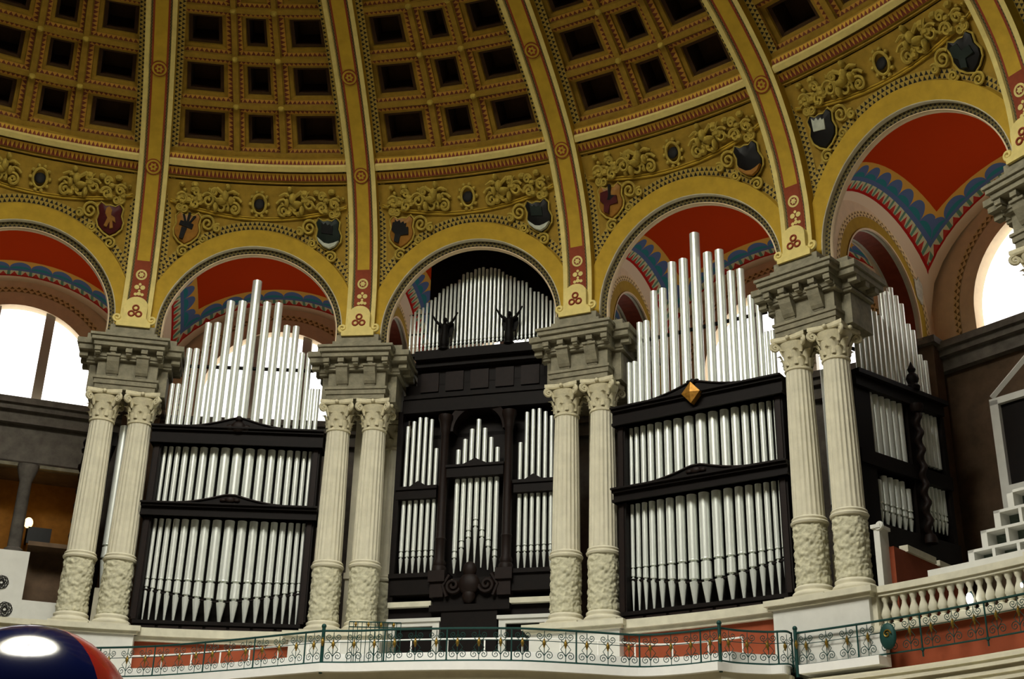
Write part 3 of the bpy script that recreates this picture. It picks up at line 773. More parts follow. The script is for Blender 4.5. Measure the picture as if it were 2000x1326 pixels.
for i, bb in enumerate(BAYS):
    a = ang(bb)
    t = thing('wall_outer_%d' % (i + 1), ['outer wall with pale window arch above the amber room', 'outer wall with pale window arch behind the organ of plain pediment',
        'dark outer wall behind the carved organ', 'outer wall with pale window arch behind the gilt diamond organ', 'dark outer wall of the bay with white door frame'][i], 'wall', a, RO, 0, kind='structure')
    for n_, m_ in WIN: link(n_, m_, t)
    b = MB(OW)
    if i == 0:
        for x0, x1 in ((-3.7, -2.6), (2.62, 3.7)): b.box(x0, x1, RO, RO + .4, -1.4, 5.2)
        b.box(-3.7, 3.7, RO, RO + .4, 5.2, 6.9); b.box(-3.7, 3.7, RO, RO + .4, -1.4, 2.75)
    else: b.box(-3.7, 3.7, RO, RO + .4, -1.4, 6.9)
    b.build('lower_wall', ['dark_stone', 'dark_stone', 'dark_stone', 'dark_stone', 'brown_stone'][i], t, smooth=False)
    b = MB(OW); b.box(-3.7, 3.7, RO - .45, RO + .4, 6.78, 6.95); b.box(-3.7, 3.7, RO - .35, RO + .4, 6.62, 6.78); b.box(-3.7, 3.7, RO - .2, RO, 6.3, 6.62)
    b.build('ledge', 'dark_stone', t, smooth=False)
    b = MB(OW); b.box(-2.3, 2.3, RO - .12, RO + .4, 6.95, 7.06); b.build('sill', 'peach_plaster', t, smooth=False)
    w = thing('window_%d' % (i + 2), LWIN[i], 'window', a, RO + .3, 7.05, kind='structure')
    b = MB((0, RO + .3, 7.05)); pts = [(2.3, 7.0), (2.3, 7.6)] + [(2.3 * cos(q), 7.6 + 2.3 * sin(q)) for q in lsp(0, pi, 25)] + [(-2.3, 7.0)]
    b.prism(pts, RO + .30, RO + .34); b.build('pane', 'window_light', w, smooth=False)
    b = MB((0, RO + .3, 7.05))
    for x in (-.73, .73): b.box(x - .13, x + .13, RO + .05, RO + .28, 7.02, 9.75)
    b.build('mullion', 'dark_stone' if False else 'white_plaster', w, smooth=False)
    v = thing('ceiling_vault', ['red painted vault with blue scalloped border before the large mullioned window', 'red painted vault with blue scalloped border above the organ of plain pediment',
        'painted vault over the small pipes of the statue arch', 'red painted vault with blue scalloped border above the gilt diamond organ', 'red painted vault with pointed border corner in the far bay'][i], 'vault', a, 20.7, 7.3, kind='structure')
    link('vault_shell', v_me, v)

# transverse arches across the ambulatory
def tring(b, ra, rb, xa, xb, foot=6.95, c=7.35, yc=20.7, n=32):
    pts = [(1, foot)] + [(0, pi * q / n) for q in range(n + 1)] + [(-1, foot)]; L = 0; prev = None; va = []
    for kind, t in pts:
        row = []
        for rr, x in ((ra, xa), (rb, xb)):
            y, h = (yc + rr * cos(t), c + rr * sin(t)) if kind == 0 else (yc + kind * rr, t)
            row.append((x, y, h))
        if prev is not None: L += (Vector(row[0]) - Vector(prev)).length
        prev = row[0]; va.append((row, L))
    for (r1, l1), (r2, l2) in zip(va, va[1:]): b.add([r1[0], r2[0], r2[1], r1[1]], [(0, 1, 2, 3)], [[(l1, 0), (l2, 0), (l2, 1), (l1, 1)]])
TO = (0, 20.7, 7.0); TR = []
def tr(name, mat_, *args):
    b = MB(TO)
    for a_ in args: tring(b, *a_)
    TR.append((name, b.mesh(name, mat_)))
for s_ in (-1, 1):
    x = s_ * .32
    tr('arch_face', 'yellow_plaster', (1.72, 2.02, x, x)); tr('lace_ring', 'lace_cream', (2.02, 2.16, x * 1.01, x * 1.01)); tr('pale_band', 'peach_plaster', (2.16, 2.7, x, x))
    tr('rim_moulding', 'peach_plaster', (1.70, 1.74, x * 1.06, x * 1.06), (1.70, 1.70, x * 1.06, x * .8))
tr('painted_soffit', 'red_paint', (1.70, 1.70, -.2, .2)); tr('soffit_border', 'cream_plaster', (1.70, 1.70, -.3, -.2)); tr('soffit_border', 'cream_plaster', (1.70, 1.70, .2, .3))
for i in range(5):
    t = thing('transverse_arch', 'pale painted arch spanning the ambulatory behind the columns', 'arch', ang(i), 20.7, 7.0, group='arches across the ambulatory'); t['label'] = 'painted arch crossing behind the columns ' + PAIR[i]
    for n_, m_ in TR: link(n_, m_, t)
    b = MB(TO); b.box(-.5, .5, 22.55, 23.0, -1.4, 7.0); b.build('wall_pier', 'brown_stone', t, smooth=False)
    b = MB(TO); b.box(-.62, .62, 22.4, 23.0, 6.85, 7.02); b.build('impost', 'dark_stone', t, smooth=False)
# patch of bare plaster on the far bay's spandrel
t = thing('plaster_patch', 'ragged patch of bare grey plaster on the painted far arch', 'patch', ang(3), 22.52, 8.0, u=.345)
b = MB(); pts = []
for q in range(22):
    a = 2 * pi * q / 22; r = .27 + .08 * mnoise.noise(Vector((cos(a) * 1.5, sin(a) * 1.5, 3))) * 2
    pts.append((r * cos(a) * .8, r * sin(a) * 1.1))
b.add([(0, x, z + .35) for x, z in pts] + [(-.03, x, z + .35) for x, z in pts], [tuple(range(22)), tuple(range(43, 21, -1))] + [(q, q + 22, (q + 1) % 22 + 22, (q + 1) % 22) for q in range(22)])
b.build('patch_face', 'worn_patch', t, smooth=False)

# ------------------------------------------------------------------ organ pipes
def pipe(parent, u, y, z0, z1, r, off, mouth=None, n=20, metal='pipe_tin'):
    """flue pipe. mouth = (z bottom, z top) of the mouth, foot then runs to z0; None: plain body z0..z1"""
    if mouth is None:
        b = MB(off); b.lathe([(r, z0), (r, z1), (r * .90, z1 + .004), (r * .88, z1 - .12)], n, (u, y, 0)); return b.build('organ_pipe', metal, parent, angle=40)
    mb, mt = mouth
    b = MB(off); b.lathe([(r * .82, mt + .004), (r, mt), (r, z1), (r * .90, z1 + .004), (r * .88, z1 - .12)], n, (u, y, 0)); p = b.build('organ_pipe', metal, parent, angle=40)
    b = MB(off); g2 = .02 + r * .32; b.lathe([(r * 1.0, mb), (r * .96, mt - g2), (r * .62, mt - g2 * .9), (r * .62, mt + .03)], n, (u, y, 0)); b.build('mouth', 'pipe_tin', p)
    gap = .035 + r * .25
    if r > .03 and n > 12:
        b = MB(off); b.lathe([(r * 1.0, mt - .004), (r * 1.03, mt + .006), (r * 1.0, mt + .016)], n, (u, y, 0), caps=(False, False)); b.build('upper_lip', 'pipe_tin', p)
    b = MB(off); b.lathe([(r * .95, mb - gap), (r * .55, mb - gap * .85), (r * .55, mb + .002)], n, (u, y, 0)); b.build('languid', 'pipe_tin', p)
    b = MB(off); b.lathe([(r * .26, z0), (r * .95, mb - gap)], n, (u, y, 0)); b.build('foot', 'pipe_tin', p)
    return p
def rail_box(t, name, mat_, off, *boxes):
    b = MB(off)
    for bx in boxes: b.box(*bx)
    return b.build(name, mat_, t, smooth=False)
def pediment(hw, z0, rise, n=24):
    top = []
    for q in range(n + 1):
        x = -hw + 2 * hw * q / n; k_ = 1 - abs(x) / hw
        top.append((x, z0 + rise * (k_ ** 1.6 if abs(x) > .12 else (1 - .12 / hw) ** 1.6)))
    return [(-hw, z0 - .02)] + top + [(hw, z0 - .02)]
# pipe row of the big fronts: centre pipe widest
WD = [.27 - (.27 - .10) * q / 8 for q in range(9)]
UP = [0.]
for q in range(1, 9): UP.append(UP[-1] + (WD[q - 1] + WD[q]) / 2 + .031)
def big_organ(a, label, diamond):
    off = (0, 17.8, 0); t = thing('pipe_organ', label, 'organ', a, 17.8, 0)
    Y = 17.92
    for s_ in (-1, 1):
        b = MB(off); x0, x1 = sorted((s_ * 1.78, s_ * 1.97)); b.box(x0, x1, 17.72, 18.25, .30, 4.5); b.box(min(s_ * 1.78, s_ * 1.87), max(s_ * 1.78, s_ * 1.87), 17.72, 18.25, .2, .32); b.build('stile', 'case_wood', t, smooth=False)
        b = MB(off); x0, x1 = sorted((s_ * 1.82, s_ * 1.93)); b.box(x0, x1, 17.69, 17.74, .25, 2.6); b.box(x0, x1, 17.69, 17.74, 3.0, 4.4); b.build('stile_panel', 'wood_brown', t, smooth=False)
    base = rail_box(t, 'base_rail', 'case_wood', off, (-1.865, 1.865, 17.66, 18.3, -.02, .14), (-1.87, 1.87, 17.60, 18.3, .14, .22))
    for q in range(7):
        x = -1.59 + .53 * q; b = MB(off); b.box(x - .23, x + .23, 17.635, 17.67, .0, .11); b.build('base_panel', 'wood_brown', base, smooth=False)
    for nm, z0, z1, rise, zz in (('middle_beam', 2.64, 2.95, .25, 0), ('top_beam', 4.42, 4.84, .27, 1)):
        m = rail_box(t, nm, 'case_wood', off, (-2.03, 2.03, 17.62, 18.2, z0, z1 - .10), (-2.035, 2.035, 17.54, 18.2, z1 - .10, z1 - .04), (-2.04, 2.04, 17.48, 18.2, z1 - .04, z1), (-2.035, 2.035, 17.56, 18.2, z0, z0 + .06))
        b = MB(off); b.prism(pediment(1.2, z1, rise), 17.58, 17.85); b.build('pediment', 'case_wood', m, angle=20)
        b = MB(off); pts = [(x, 17.56, z + .01) for x, z in pediment(1.2, z1, rise)[1:-1]]; b.tube(pts, .022, 6); b.build('pediment_moulding', 'wood_brown', m)
        if zz == 0:
            b = MB(off); b.ball((0, 17.56, z1 + .10), .12, .05, .08, 12, 6); [b.ball((s_ * .16, 17.565, z1 + .09), .08, .04, .05, 9, 5) for s_ in (-1, 1)]; b.build('carved_knot', 'wood_brown', m)
        else:
            b = MB(off)
            if diamond:
                c = (0, 4.79); d = [(c[0], c[1] - .25), (c[0] + .22, c[1]), (c[0], c[1] + .25), (c[0] - .22, c[1])]
                b.add([(x, 17.44, z) for x, z in d] + [(x, 17.60, z) for x, z in d] + [(0, 17.39, c[1])], [(0, 1, 8), (1, 2, 8), (2, 3, 8), (3, 0, 8), (0, 4, 5, 1), (1, 5, 6, 2), (2, 6, 7, 3), (3, 7, 4, 0)])
                b.build('gilt_diamond', 'gilt', m, smooth=False)
                b = MB(off); b.ball((0, 17.55, 5.08), .07, .05, .07, 8, 5); b.ball((-.10, 17.56, 5.10), .06, .04, .03, 8, 5); b.ball((.10, 17.56, 5.10), .06, .04, .03, 8, 5); b.build('crest', 'case_wood', m)
            else:
                b.ball((0, 17.54, 4.86), .17, .06, .14, 12, 6); b.ball((0, 17.54, 5.06), .09, .05, .07, 9, 5); [b.ball((s_ * .2, 17.55, 4.84), .09, .05, .08, 9, 5) for s_ in (-1, 1)]
                b.build('carved_knot', 'wood_brown', m)
    rail_box(t, 'back_panel', 'case_wood', off, (-1.85, 1.85, 18.22, 18.28, 0, 4.45))
    for q in range(-8, 9):
        k_ = abs(q); u = UP[k_] * (1 if q > 0 else -1); r = WD[k_] / 2 * .88
        mt = 1.235 - .03 * (1 - k_ / 8); mb = mt - (.19 + .24 * (1 - k_ / 8))
        pipe(t, u, Y, .235, 2.72, r, off, mouth=(mb, mt)); pipe(t, u, Y, 2.90, 4.48, r, off)
    b = MB(off); b.tube([(u, Y - .02, .98 - .26 * (1 - (abs(u) / 1.8) ** 1.3)) for u in lsp(-1.8, 1.8, 21)], .03, 6); b.build('pipe_rail', 'case_wood', t)
    CU = [0, .31, .60, .86, 1.09, 1.30, 1.48, 1.63, 1.77]; CT = [8.93, 8.34, 8.33, 7.72, 7.71, 7.0, 7.0, 6.05, 6.05]; CD = [.235, .21, .205, .175, .17, .145, .14, .11, .105]
    for q in range(-8, 9):
        k_ = abs(q); pipe(t, CU[k_] * (1 if q > 0 else -1), 17.95, 4.80, CT[k_], CD[k_] / 2, off)
    b = MB(off)
    b.tube([(u, 18.10, 6.6) for u in lsp(-1.60, 1.60, 9)], .05, 6); b.build('pipe_stay', 'case_wood', t)
    return t
big_organ(ang(.5), 'silver pipe organ front in dark case, dark carved knot on its top pediment', False)
big_organ(ang(2.5), 'silver pipe organ front in dark case, gilt diamond on its top pediment', True)
# corner pipes standing behind the column pairs
for i in (0, 3):
    t = thing('corner_pipe', 'tall single silver pipe seen in the gap between two paired columns', 'organ pipe', ang(i), 18.45, 0, group='single pipes behind the column pairs'); t['label'] = 'single silver pipe in the gap of the columns ' + PAIR[i]
    off = (0, 18.45, 0); pipe(t, 0.05 if i == 0 else -.12, 18.45, 1.0, 5.0, .11, off, mouth=(1.75, 2.05))
    b = MB(off); uc = .05 if i == 0 else -.12; b.box(uc - .12, uc + .12, 18.34, 18.56, -.02, 1.02); b.build('pipe_block', 'column_stone', t, smooth=False)

# carved organ of the middle bay
def carved_organ(a):
    off = (0, 18.6, 0); t = thing('carved_organ', 'dark carved wooden organ with three pipe towers and an arched niche', 'organ', a, 18.6, 0)
    rail_box(t, 'back_panel', 'case_wood', off, (-2.0, 2.0, 18.86, 18.95, .5, 5.1), (-1.84, 1.84, 18.86, 18.95, 5.0, 5.6), (-1.60, 1.60, 18.86, 18.95, 5.5, 7.08))
    for s_ in (-1, 1):
        x0, x1 = sorted((s_ * 1.90, s_ * 2.02)); rail_box(t, 'stile', 'case_wood', off, (x0, x1, 18.4, 18.8, .8, 5.6))
        b = MB(off); x = s_ * .80                                   # turned wooden columns beside the niche
        b.lathe([(.17, 1.55), (.17, 1.66), (.14, 1.70), (.155, 1.78), (.12, 1.86), (.12, 2.3), (.135, 2.34), (.115, 2.4), (.10, 4.95), (.12, 5.0), (.12, 5.05), (.15, 5.25), (.18, 5.32), (.18, 5.42)], 18, (x, 18.42, 0))
        cl = b.build('turned_column', 'wood_brown', t)
        b = MB(off); b.box(x - .2, x + .2, 18.22, 18.9, 1.3, 1.56); b.box(x - .16, x + .16, 18.28, 18.9, .95, 1.3); b.build('pedestal', 'wood_brown', cl, smooth=False)
        rail_box(t, 'tower_beam', 'case_wood', off, *[(min(s_ * .95, s_ * 1.95), max(s_ * .95, s_ * 1.95), 18.38, 18.8, 3.36, 3.58), (min(s_ * .93, s_ * 1.97), max(s_ * .93, s_ * 1.97), 18.34, 18.8, 3.58, 3.66)])
        b = MB(off); c0 = s_ * 1.42; b.prism([(c0 - .22, 3.66), (c0 + .22, 3.66), (c0, 3.80)], 18.38, 18.5); b.build('small_pediment', 'case_wood', t, smooth=False)
        rail_box(t, 'tower_foot', 'case_wood', off, (min(s_ * .95, s_ * 1.97), max(s_ * .95, s_ * 1.97), 18.36, 18.85, 1.05, 1.52), (min(s_ * .95, s_ * 2.0), max(s_ * .95, s_ * 2.0), 18.30, 18.85, 1.44, 1.54))
        rail_box(t, 'pale_ledge', 'cream_plaster', off, (min(s_ * .93, s_ * 1.98), max(s_ * .93, s_ * 1.98), 18.32, 18.7, .76, .88))
        TT = [4.64, 5.40, 5.46, 5.47, 5.38, 5.26]
        for q in range(6):
            u = s_ * (1.05 + .152 * q); pipe(t, u, 18.56, 3.55, TT[q], .048, off); pipe(t, u, 18.56, 1.53, 3.40, .050, off, mouth=(2.0, 2.14))
    # centre niche: arch, beam, pipes
    b = MB(off)
    n = 20
    for q in range(n):
        t0, t1 = pi * q / n, pi * (q + 1) / n
        b.add([(.62 * cos(t0), 18.45, 5.02 + .6 * sin(t0)), (.62 * cos(t1), 18.45, 5.02 + .6 * sin(t1)), (.78 * cos(t1), 18.42, 5.02 + .78 * sin(t1)), (.78 * cos(t0), 18.42, 5.02 + .78 * sin(t0))], [(0, 1, 2, 3)])
        b.add([(.62 * cos(t0), 18.85, 5.02 + .6 * sin(t0)), (.62 * cos(t1), 18.85, 5.02 + .6 * sin(t1)), (.62 * cos(t1), 18.45, 5.02 + .6 * sin(t1)), (.62 * cos(t0), 18.45, 5.02 + .6 * sin(t0))], [(0, 1, 2, 3)])
    b.build('niche_arch', 'wood_brown', t)
    rail_box(t, 'niche_beam', 'case_wood', off, (-.70, .70, 18.34, 18.8, 3.82, 4.06), (-.72, .72, 18.30, 18.8, 4.06, 4.12))
    b = MB(off); b.prism([(-.3, 4.12), (.3, 4.12), (.08, 4.22), (0, 4.27), (-.08, 4.22)], 18.32, 18.46); b.build('small_pediment', 'case_wood', t, smooth=False)
    CT = [5.31, 5.07, 4.82, 4.56]; CM = [2.66, 2.40, 2.16, 1.92]
    for q in range(-3, 4):
        k_ = abs(q); u = .163 * q; pipe(t, u, 18.56, 4.05, CT[k_], .056, off)
        pipe(t, u, 18.56, [1.72, 1.66, 1.6, 1.55][k_], 3.85, .058, off, mouth=(CM[k_], CM[k_] + .16))
    rail_box(t, 'entablature', 'case_wood', off, (-1.93, 1.93, 18.40, 18.9, 5.55, 5.9), (-1.90, 1.90, 18.36, 18.9, 5.9, 6.0), (-1.90, 1.90, 18.5, 18.9, 6.0, 6.30), (-1.62, 1.62, 18.5, 18.9, 6.28, 6.7), (-1.62, 1.62, 18.3, 18.95, 6.7, 6.85), (-1.60, 1.60, 18.15, 18.95, 6.85, 7.08))
    for x in lsp(-1.28, 1.28, 5):
        b = MB(off); b.box(x - .23, x + .23, 18.46, 18.52, 6.1, 6.6); b.build('frieze_panel', 'wood_brown', t, smooth=False)
    # carved cartouche at the foot of the centre
    b = MB(off); b.ball((-.02, 18.3, 1.55), .17, .12, .20, 12, 8); b.ball((-.02, 18.28, 1.22), .26, .13, .26, 14, 8); b.ball((-.02, 18.28, .95), .16, .10, .18, 10, 6)
    for s_ in (-1, 1):
        b.tube([(s_ * x, 18.28, z) for x, z in spiral((.40, 1.2), .19, 1.6, pi, 1)], .05, 6); b.tube([(s_ * .5, 18.3, 1.45), (s_ * .65, 18.3, 1.2), (s_ * .55, 18.3, .95)], .05, 6)
    b.build('cartouche', 'wood_brown', t)
    rail_box(t, 'console_body', 'case_wood', off, (-.66, .66, 18.30, 18.9, -1.3, .70), (-.95, .95, 18.26, 18.9, .62, .76), (-.9, .9, 18.38, 18.9, .76, 1.4))
    rail_box(t, 'lintel_panel', 'case_wood', off, (-2.0, -.66, 18.46, 18.9, .48, .78)); rail_box(t, 'lintel_panel', 'case_wood', off, (.66, 2.0, 18.46, 18.9, .48, .78))
    return t
carved_organ(ang(1.5))
# small rank of pipes over it
t = thing('upper_pipe_rank', 'rank of thin silver pipes rising to a peak behind the winged statues', 'organ', ang(1.5), 18.45, 7.1)
off = (0, 18.45, 7.1)
rail_box(t, 'rank_foot', 'case_wood', off, (-2.0, -.55, 18.4, 18.6, 7.06, 7.14), (-2.0, 2.0, 18.42, 18.56, 7.06, 7.10))
for q in range(-18, 19):
    u = .104 * q; k_ = abs(q) / 18
    top = 9.40 - .95 * k_ ** 1.5 - (.05 if q % 4 == 1 else 0) - (.10 if abs(q) > 5 else 0) - (.10 if abs(q) > 11 else 0)
    pipe(t, u, 18.48, 7.30 if 4 <= q <= 10 else 7.10, top, .037 - .008 * k_, off, mouth=(7.34, 7.42), n=12)
b = MB(off); b.tube([(-1.95, 18.58, 7.75), (1.95, 18.58, 7.75)], .025); b.tube([(-1.95, 18.58, 8.3), (1.95, 18.58, 8.3)], .02); b.build('pipe_stay', 'case_wood', t)
b = MB(off); xs_ = lsp(-1.55, 2.1, 15); b.prism([(-1.55, 7.54), (2.1, 7.54)] + [(x, 7.28 + sqrt(7.0 * (1 - (x / 2.72) ** 2) + 2.95)) for x in xs_[::-1]], 18.9, 19.0); b.build('dark_back_panel', 'case_wood', t, smooth=False)  # dark panel added behind the pipes, stands for the shade under the arch
# winged statues
def statue(u, lab):
    t = thing('winged_statue', lab, 'statue', ang(1.5), 18.2, 7.08, u=u); t.scale = (.84, .84, .80)
    b = MB(); b.lathe([(.16, 0), (.16, .05), (.12, .08), (.13, .14)], 12); b.build('plinth', 'statue_dark', t)
    b = MB(); b.lathe([(.13, .12), (.15, .2), (.13, .42), (.10, .60), (.115, .72), (.12, .80), (.085, .87), (.04, .90), (.038, .94)], 14)
    b.ball((0, -.01, 1.01), .065, .075, .085, 12, 8)
    for s_ in (-1, 1):
        b.tube([(s_ * .09, 0, .83), (s_ * .20, -.02, .90), (s_ * .30, -.04, 1.03), (s_ * .37, -.05, 1.16)], [.05, .042, .034, .024], 8)
        b.ball((s_ * .385, -.05, 1.19), .03, .02, .035, 7, 5)
    b.build('figure', 'statue_dark', t, angle=60)
    for s_ in (-1, 1):
        b = MB(); w = [(s_ * .05, .82), (s_ * .16, 1.0), (s_ * .24, .92), (s_ * .25, .72), (s_ * .18, .52), (s_ * .10, .45)]
        b.prism(w, .08, .12); b.build('wing', 'statue_dark', t, smooth=False)
statue(-.86, 'dark winged statue with raised arms before the taller thin pipes, nearer the fluted back column')
statue(.80, 'dark winged statue with raised arms beside the lit gap under the thin pipes')
# doors of the middle bay
for n_, s_ in ((1, -1), (2, 1)):
    t = thing('door_%d' % n_, ['white framed dark doorway under the carved organ, beside the shaded back column', 'white framed dark doorway under the carved organ, beside the column pair of the gilt diamond organ'][n_ - 1], 'door', ang(1.5), 18.4, -1.3, kind='structure')
    off = (0, 18.4, -1.3); x0, x1 = sorted((s_ * .70, s_ * 1.92)); sw = .16
    rail_box(t, 'door_frame', 'white_plaster', off, (x0, x0 + sw, 18.3, 18.5, -1.3, .30), (x1 - sw, x1, 18.3, 18.5, -1.3, .30), (x0, x1, 18.3, 18.5, .30, .40), (x0 - .04, x1 + .04, 18.26, 18.5, .40, .48))
    rail_box(t, 'door_leaf', 'case_wood', off, (x0 + sw, x1 - sw, 18.40, 18.44, -1.3, .30))  # near-black sheet standing in for the shade inside the open doorway
# side fronts of the big organs, turned to the end bays
def side_organ(i, s_, label):
    # face runs from (u=.5, r=18.5) outward to (u=1.0, r=21.3) of pier i
    a = ang(i); A = Vector((s_ * .5, 18.5)); B = Vector((s_ * 1.02, 21.3)); D = B - A; L = D.length
    o = bpy.data.objects.new('side_organ', None); col.objects.link(o)
    w = lambda p: Vector((p.x * cos(a) + p.y * sin(a), -p.x * sin(a) + p.y * cos(a)))
    WA, WB = w(A), w(B); d = (WB - WA) if s_ > 0 else (WA - WB)
    st = WA if s_ > 0 else WB
    o.location = (st.x, st.y, Z0); o.rotation_euler = (0, 0, atan2(d.y, d.x)); tag(o, label, 'organ')
    off = (0, 0, 0); fx = (lambda x: x) if s_ > 0 else (lambda x: L - x)
    def bx(nm, mat_, *bs): return rail_box(o, nm, mat_, off, *[(min(fx(p[0]), fx(p[1])), max(fx(p[0]), fx(p[1])), *p[2:]) for p in bs])
    bx('top_beam', 'case_wood', (-.1, 2.85, -.12, .4, 4.5, 4.74), (-.1, 2.9, -.22, .4, 4.74, 4.84))
    bx('stile', 'case_wood', (-.1, .40, -.05, .3, .9, 4.5)); bx('stile', 'case_wood', (1.62, 1.98, -.05, .3, .9, 4.5)); bx('stile', 'case_wood', (2.78, 2.9, -.05, .3, .9, 4.5))
    bx('middle_beam', 'case_wood', (-.1, 2.9, -.1, .3, 2.82, 3.12)); bx('base_rail', 'case_wood', (-.1, 2.9, -.1, .3, .9, 1.62), (.12, 2.88, -.02, .28, -1.4, .95)); bx('back_panel', 'case_wood', (0, 2.9, .22, .3, .9, 4.5))
    for q in range(6):
        pipe(o, fx(.50 + .20 * q), .08, 3.08, 4.52, .085, off); pipe(o, fx(.56 + .19 * q), .08, 1.62, 2.72 - (.12 if q in (0, 5) else 0), .075, off, mouth=(1.98, 2.12))
    for q in range(6):
        pipe(o, fx(2.06 + .135 * q), .08, 3.3, 4.5, .055, off); pipe(o, fx(2.06 + .135 * q), .08, 1.85, 3.16 - .06 * abs(q - 2.5), .055, off, mouth=(2.15, 2.27))
    # twisted column with finial
    b = MB(off); cx = fx(1.80); nz, nn = 46, 12; verts = []
    for j in range(nz):
        z = 1.62 + 2.75 * j / (nz - 1); ph = j * 1.0
        for k_ in range(nn):
            an = 2 * pi * k_ / nn; verts.append((cx + .035 * cos(ph) + .075 * cos(an), -.16 + .035 * sin(ph) + .075 * sin(an), z))
    b.add(verts, [(j * nn + k_, j * nn + (k_ + 1) % nn, (j + 1) * nn + (k_ + 1) % nn, (j + 1) * nn + k_) for j in range(nz - 1) for k_ in range(nn)])
    b.lathe([(.14, 1.45), (.14, 1.56), (.10, 1.64)], 14, (cx, -.16, 0)); b.lathe([(.10, 4.33), (.15, 4.42), (.15, 4.5)], 14, (cx, -.16, 0)); b.build('twisted_column', 'wood_brown', o)
    b = MB(off); b.lathe([(.13, 4.84), (.15, 4.92), (.10, 4.98), (.14, 5.10), (.12, 5.18), (.06, 5.24), (.09, 5.32), (.04, 5.42), (.01, 5.50)], 14, (cx, -.14, 0)); b.build('finial', 'case_wood', o)
    HT = [5.95, 5.95, 6.0, 6.55, 6.55, 6.5, 7.15, 7.2, 7.35, 7.2, 7.05, 6.6, 6.5, 5.95, 5.85]
    for q, h in enumerate(HT): pipe(o, fx(.36 + .167 * q), .12, 4.80, h, .07 if 2 < q < 12 else .06, off)
    bx('pipe_stay', 'case_wood', (.32, 2.85, .2, .26, 5.50, 5.56))
side_organ(3, 1, 'side organ front with twisted column and finial, facing the stepped white stand')
side_organ(0, -1, 'side organ front with twisted column, half hidden behind columns beside the amber room')
# low red wall with cream cap before the side organ, white pilaster at its end
t = thing('low_wall', 'low dark red wall with pale stone cap under the side organ', 'wall', ang(3), 18.3, 0, u=0)
b = MB((0, 18.3, 0)); b.box(1.14, 1.24, 18.03, 21.0, -.86, .88); b.build('wall_body', 'brick_red', t, smooth=False)
b = MB((0, 18.3, 0)); b.box(1.12, 1.30, 18.5, 19.7, .87, 1.0); b.box(1.13, 1.30, 19.85, 20.8, .87, .98); b.build('cap_stone', 'cream_plaster', t, smooth=False)
t = thing('pilaster', 'slim white pilaster with scroll cap beside the last front column', 'pilaster', ang(3), 17.75, -.02, u=1.0)
b = MB(); b.box(.02, .14, -.05, .3, 0, 1.2); b.build('pilaster_shaft', 'white_plaster', t, smooth=False)
b = MB(); b.box(-.02, .18, -.09, .33, 1.2, 1.27); b.tube([(.14 + x, -.04, z) for x, z in spiral((0, 1.25), .08, 1.4, pi, 1)], .04, 6); b.build('scroll_cap', 'white_plaster', t)

# ------------------------------------------------------------------ stone balustrade of the far bay
t = thing('stone_balustrade', 'cream stone balustrade running from the last column pedestal', 'balustrade', ang(3.5), 17.5, -.86)
off = (0, 17.5, -.86)
def aoff(b): b.off = off; return b
h0, h1 = -(DE / 2) + 1.02 / 17.3, DE / 2 - 1.02 / 17.3
b = MB(off); arc_box(b, h0, h1, 17.38, 17.66, -.14, -.02, 12); arc_box(b, h0, h1, 17.42, 17.62, -.20, -.14, 12); b.build('hand_rail', 'cream_plaster', t, smooth=False)
b = MB(off); arc_box(b, h0, h1, 17.38, 17.66, -.86, -.74, 12); b.build('foot_rail', 'cream_plaster', t, smooth=False)
bal = MB(); bal.lathe([(.07, 0), (.07, .04), (.045, .06), (.075, .13), (.095, .20), (.075, .28), (.045, .36), (.04, .42), (.06, .46), (.07, .50), (.07, .54)], 14); bal_me = bal.mesh('baluster', 'cream_plaster', angle=50)
nb = 17
for q in range(nb):
    f = h0 + .012 + (h1 - h0 - .02) * q / (nb - 1); o = link('baluster', bal_me, t); o.location = (17.52 * sin(f), 17.52 * cos(f) - 17.5, .12)
b = MB(off); arc_box(b, h0 - .002, h0 + .006, 17.4, 17.64, -.74, -.2, 2); b.build('end_pier', 'cream_plaster', t, smooth=False)
# parapet block and stepped white stand behind it
t = thing('parapet_block', 'long white parapet block on the balustrade below the stepped stand', 'parapet', ang(3.5), 17.6, -.02)
b = MB((0, 17.6, -.02)); arc_box(b, -.032, DE / 2 - .075, 17.48, 17.95, -.02, .12, 10); b.build('parapet_body', 'white_plaster', t, smooth=False)
t = thing('stepped_stand', 'white stepped stand with glazed cells on the parapet', 'stand', ang(3.5), 18.1, .1)
off = (0, 18.1, .1)
for s_ in range(4):
    x0 = .14 + .30 * s_ - .02; z0 = .10 + .30 * s_; x1 = 1.80
    fr = MB(off); fr.box(x0, x1, 17.75, 18.6, z0 + .25, z0 + .30); xs = x0
    fr.box(x0, x0 + .12, 17.75, 18.6, z0, z0 + .30)
    while xs < x1 - .3:
        xs += .48; fr.box(xs, xs + .06, 17.75, 18.6, z0, z0 + .26)
    fr.build('step_frame', 'white_plaster', t, smooth=False)
    xs = x0 + .12
    while xs < x1 - .35:
        g = MB(off); g.box(xs, xs + .36, 18.05, 18.08, z0, z0 + .25); g.build('glazed_cell', 'stand_glass', t, smooth=False); xs += .48 if xs > x0 + .12 else .42
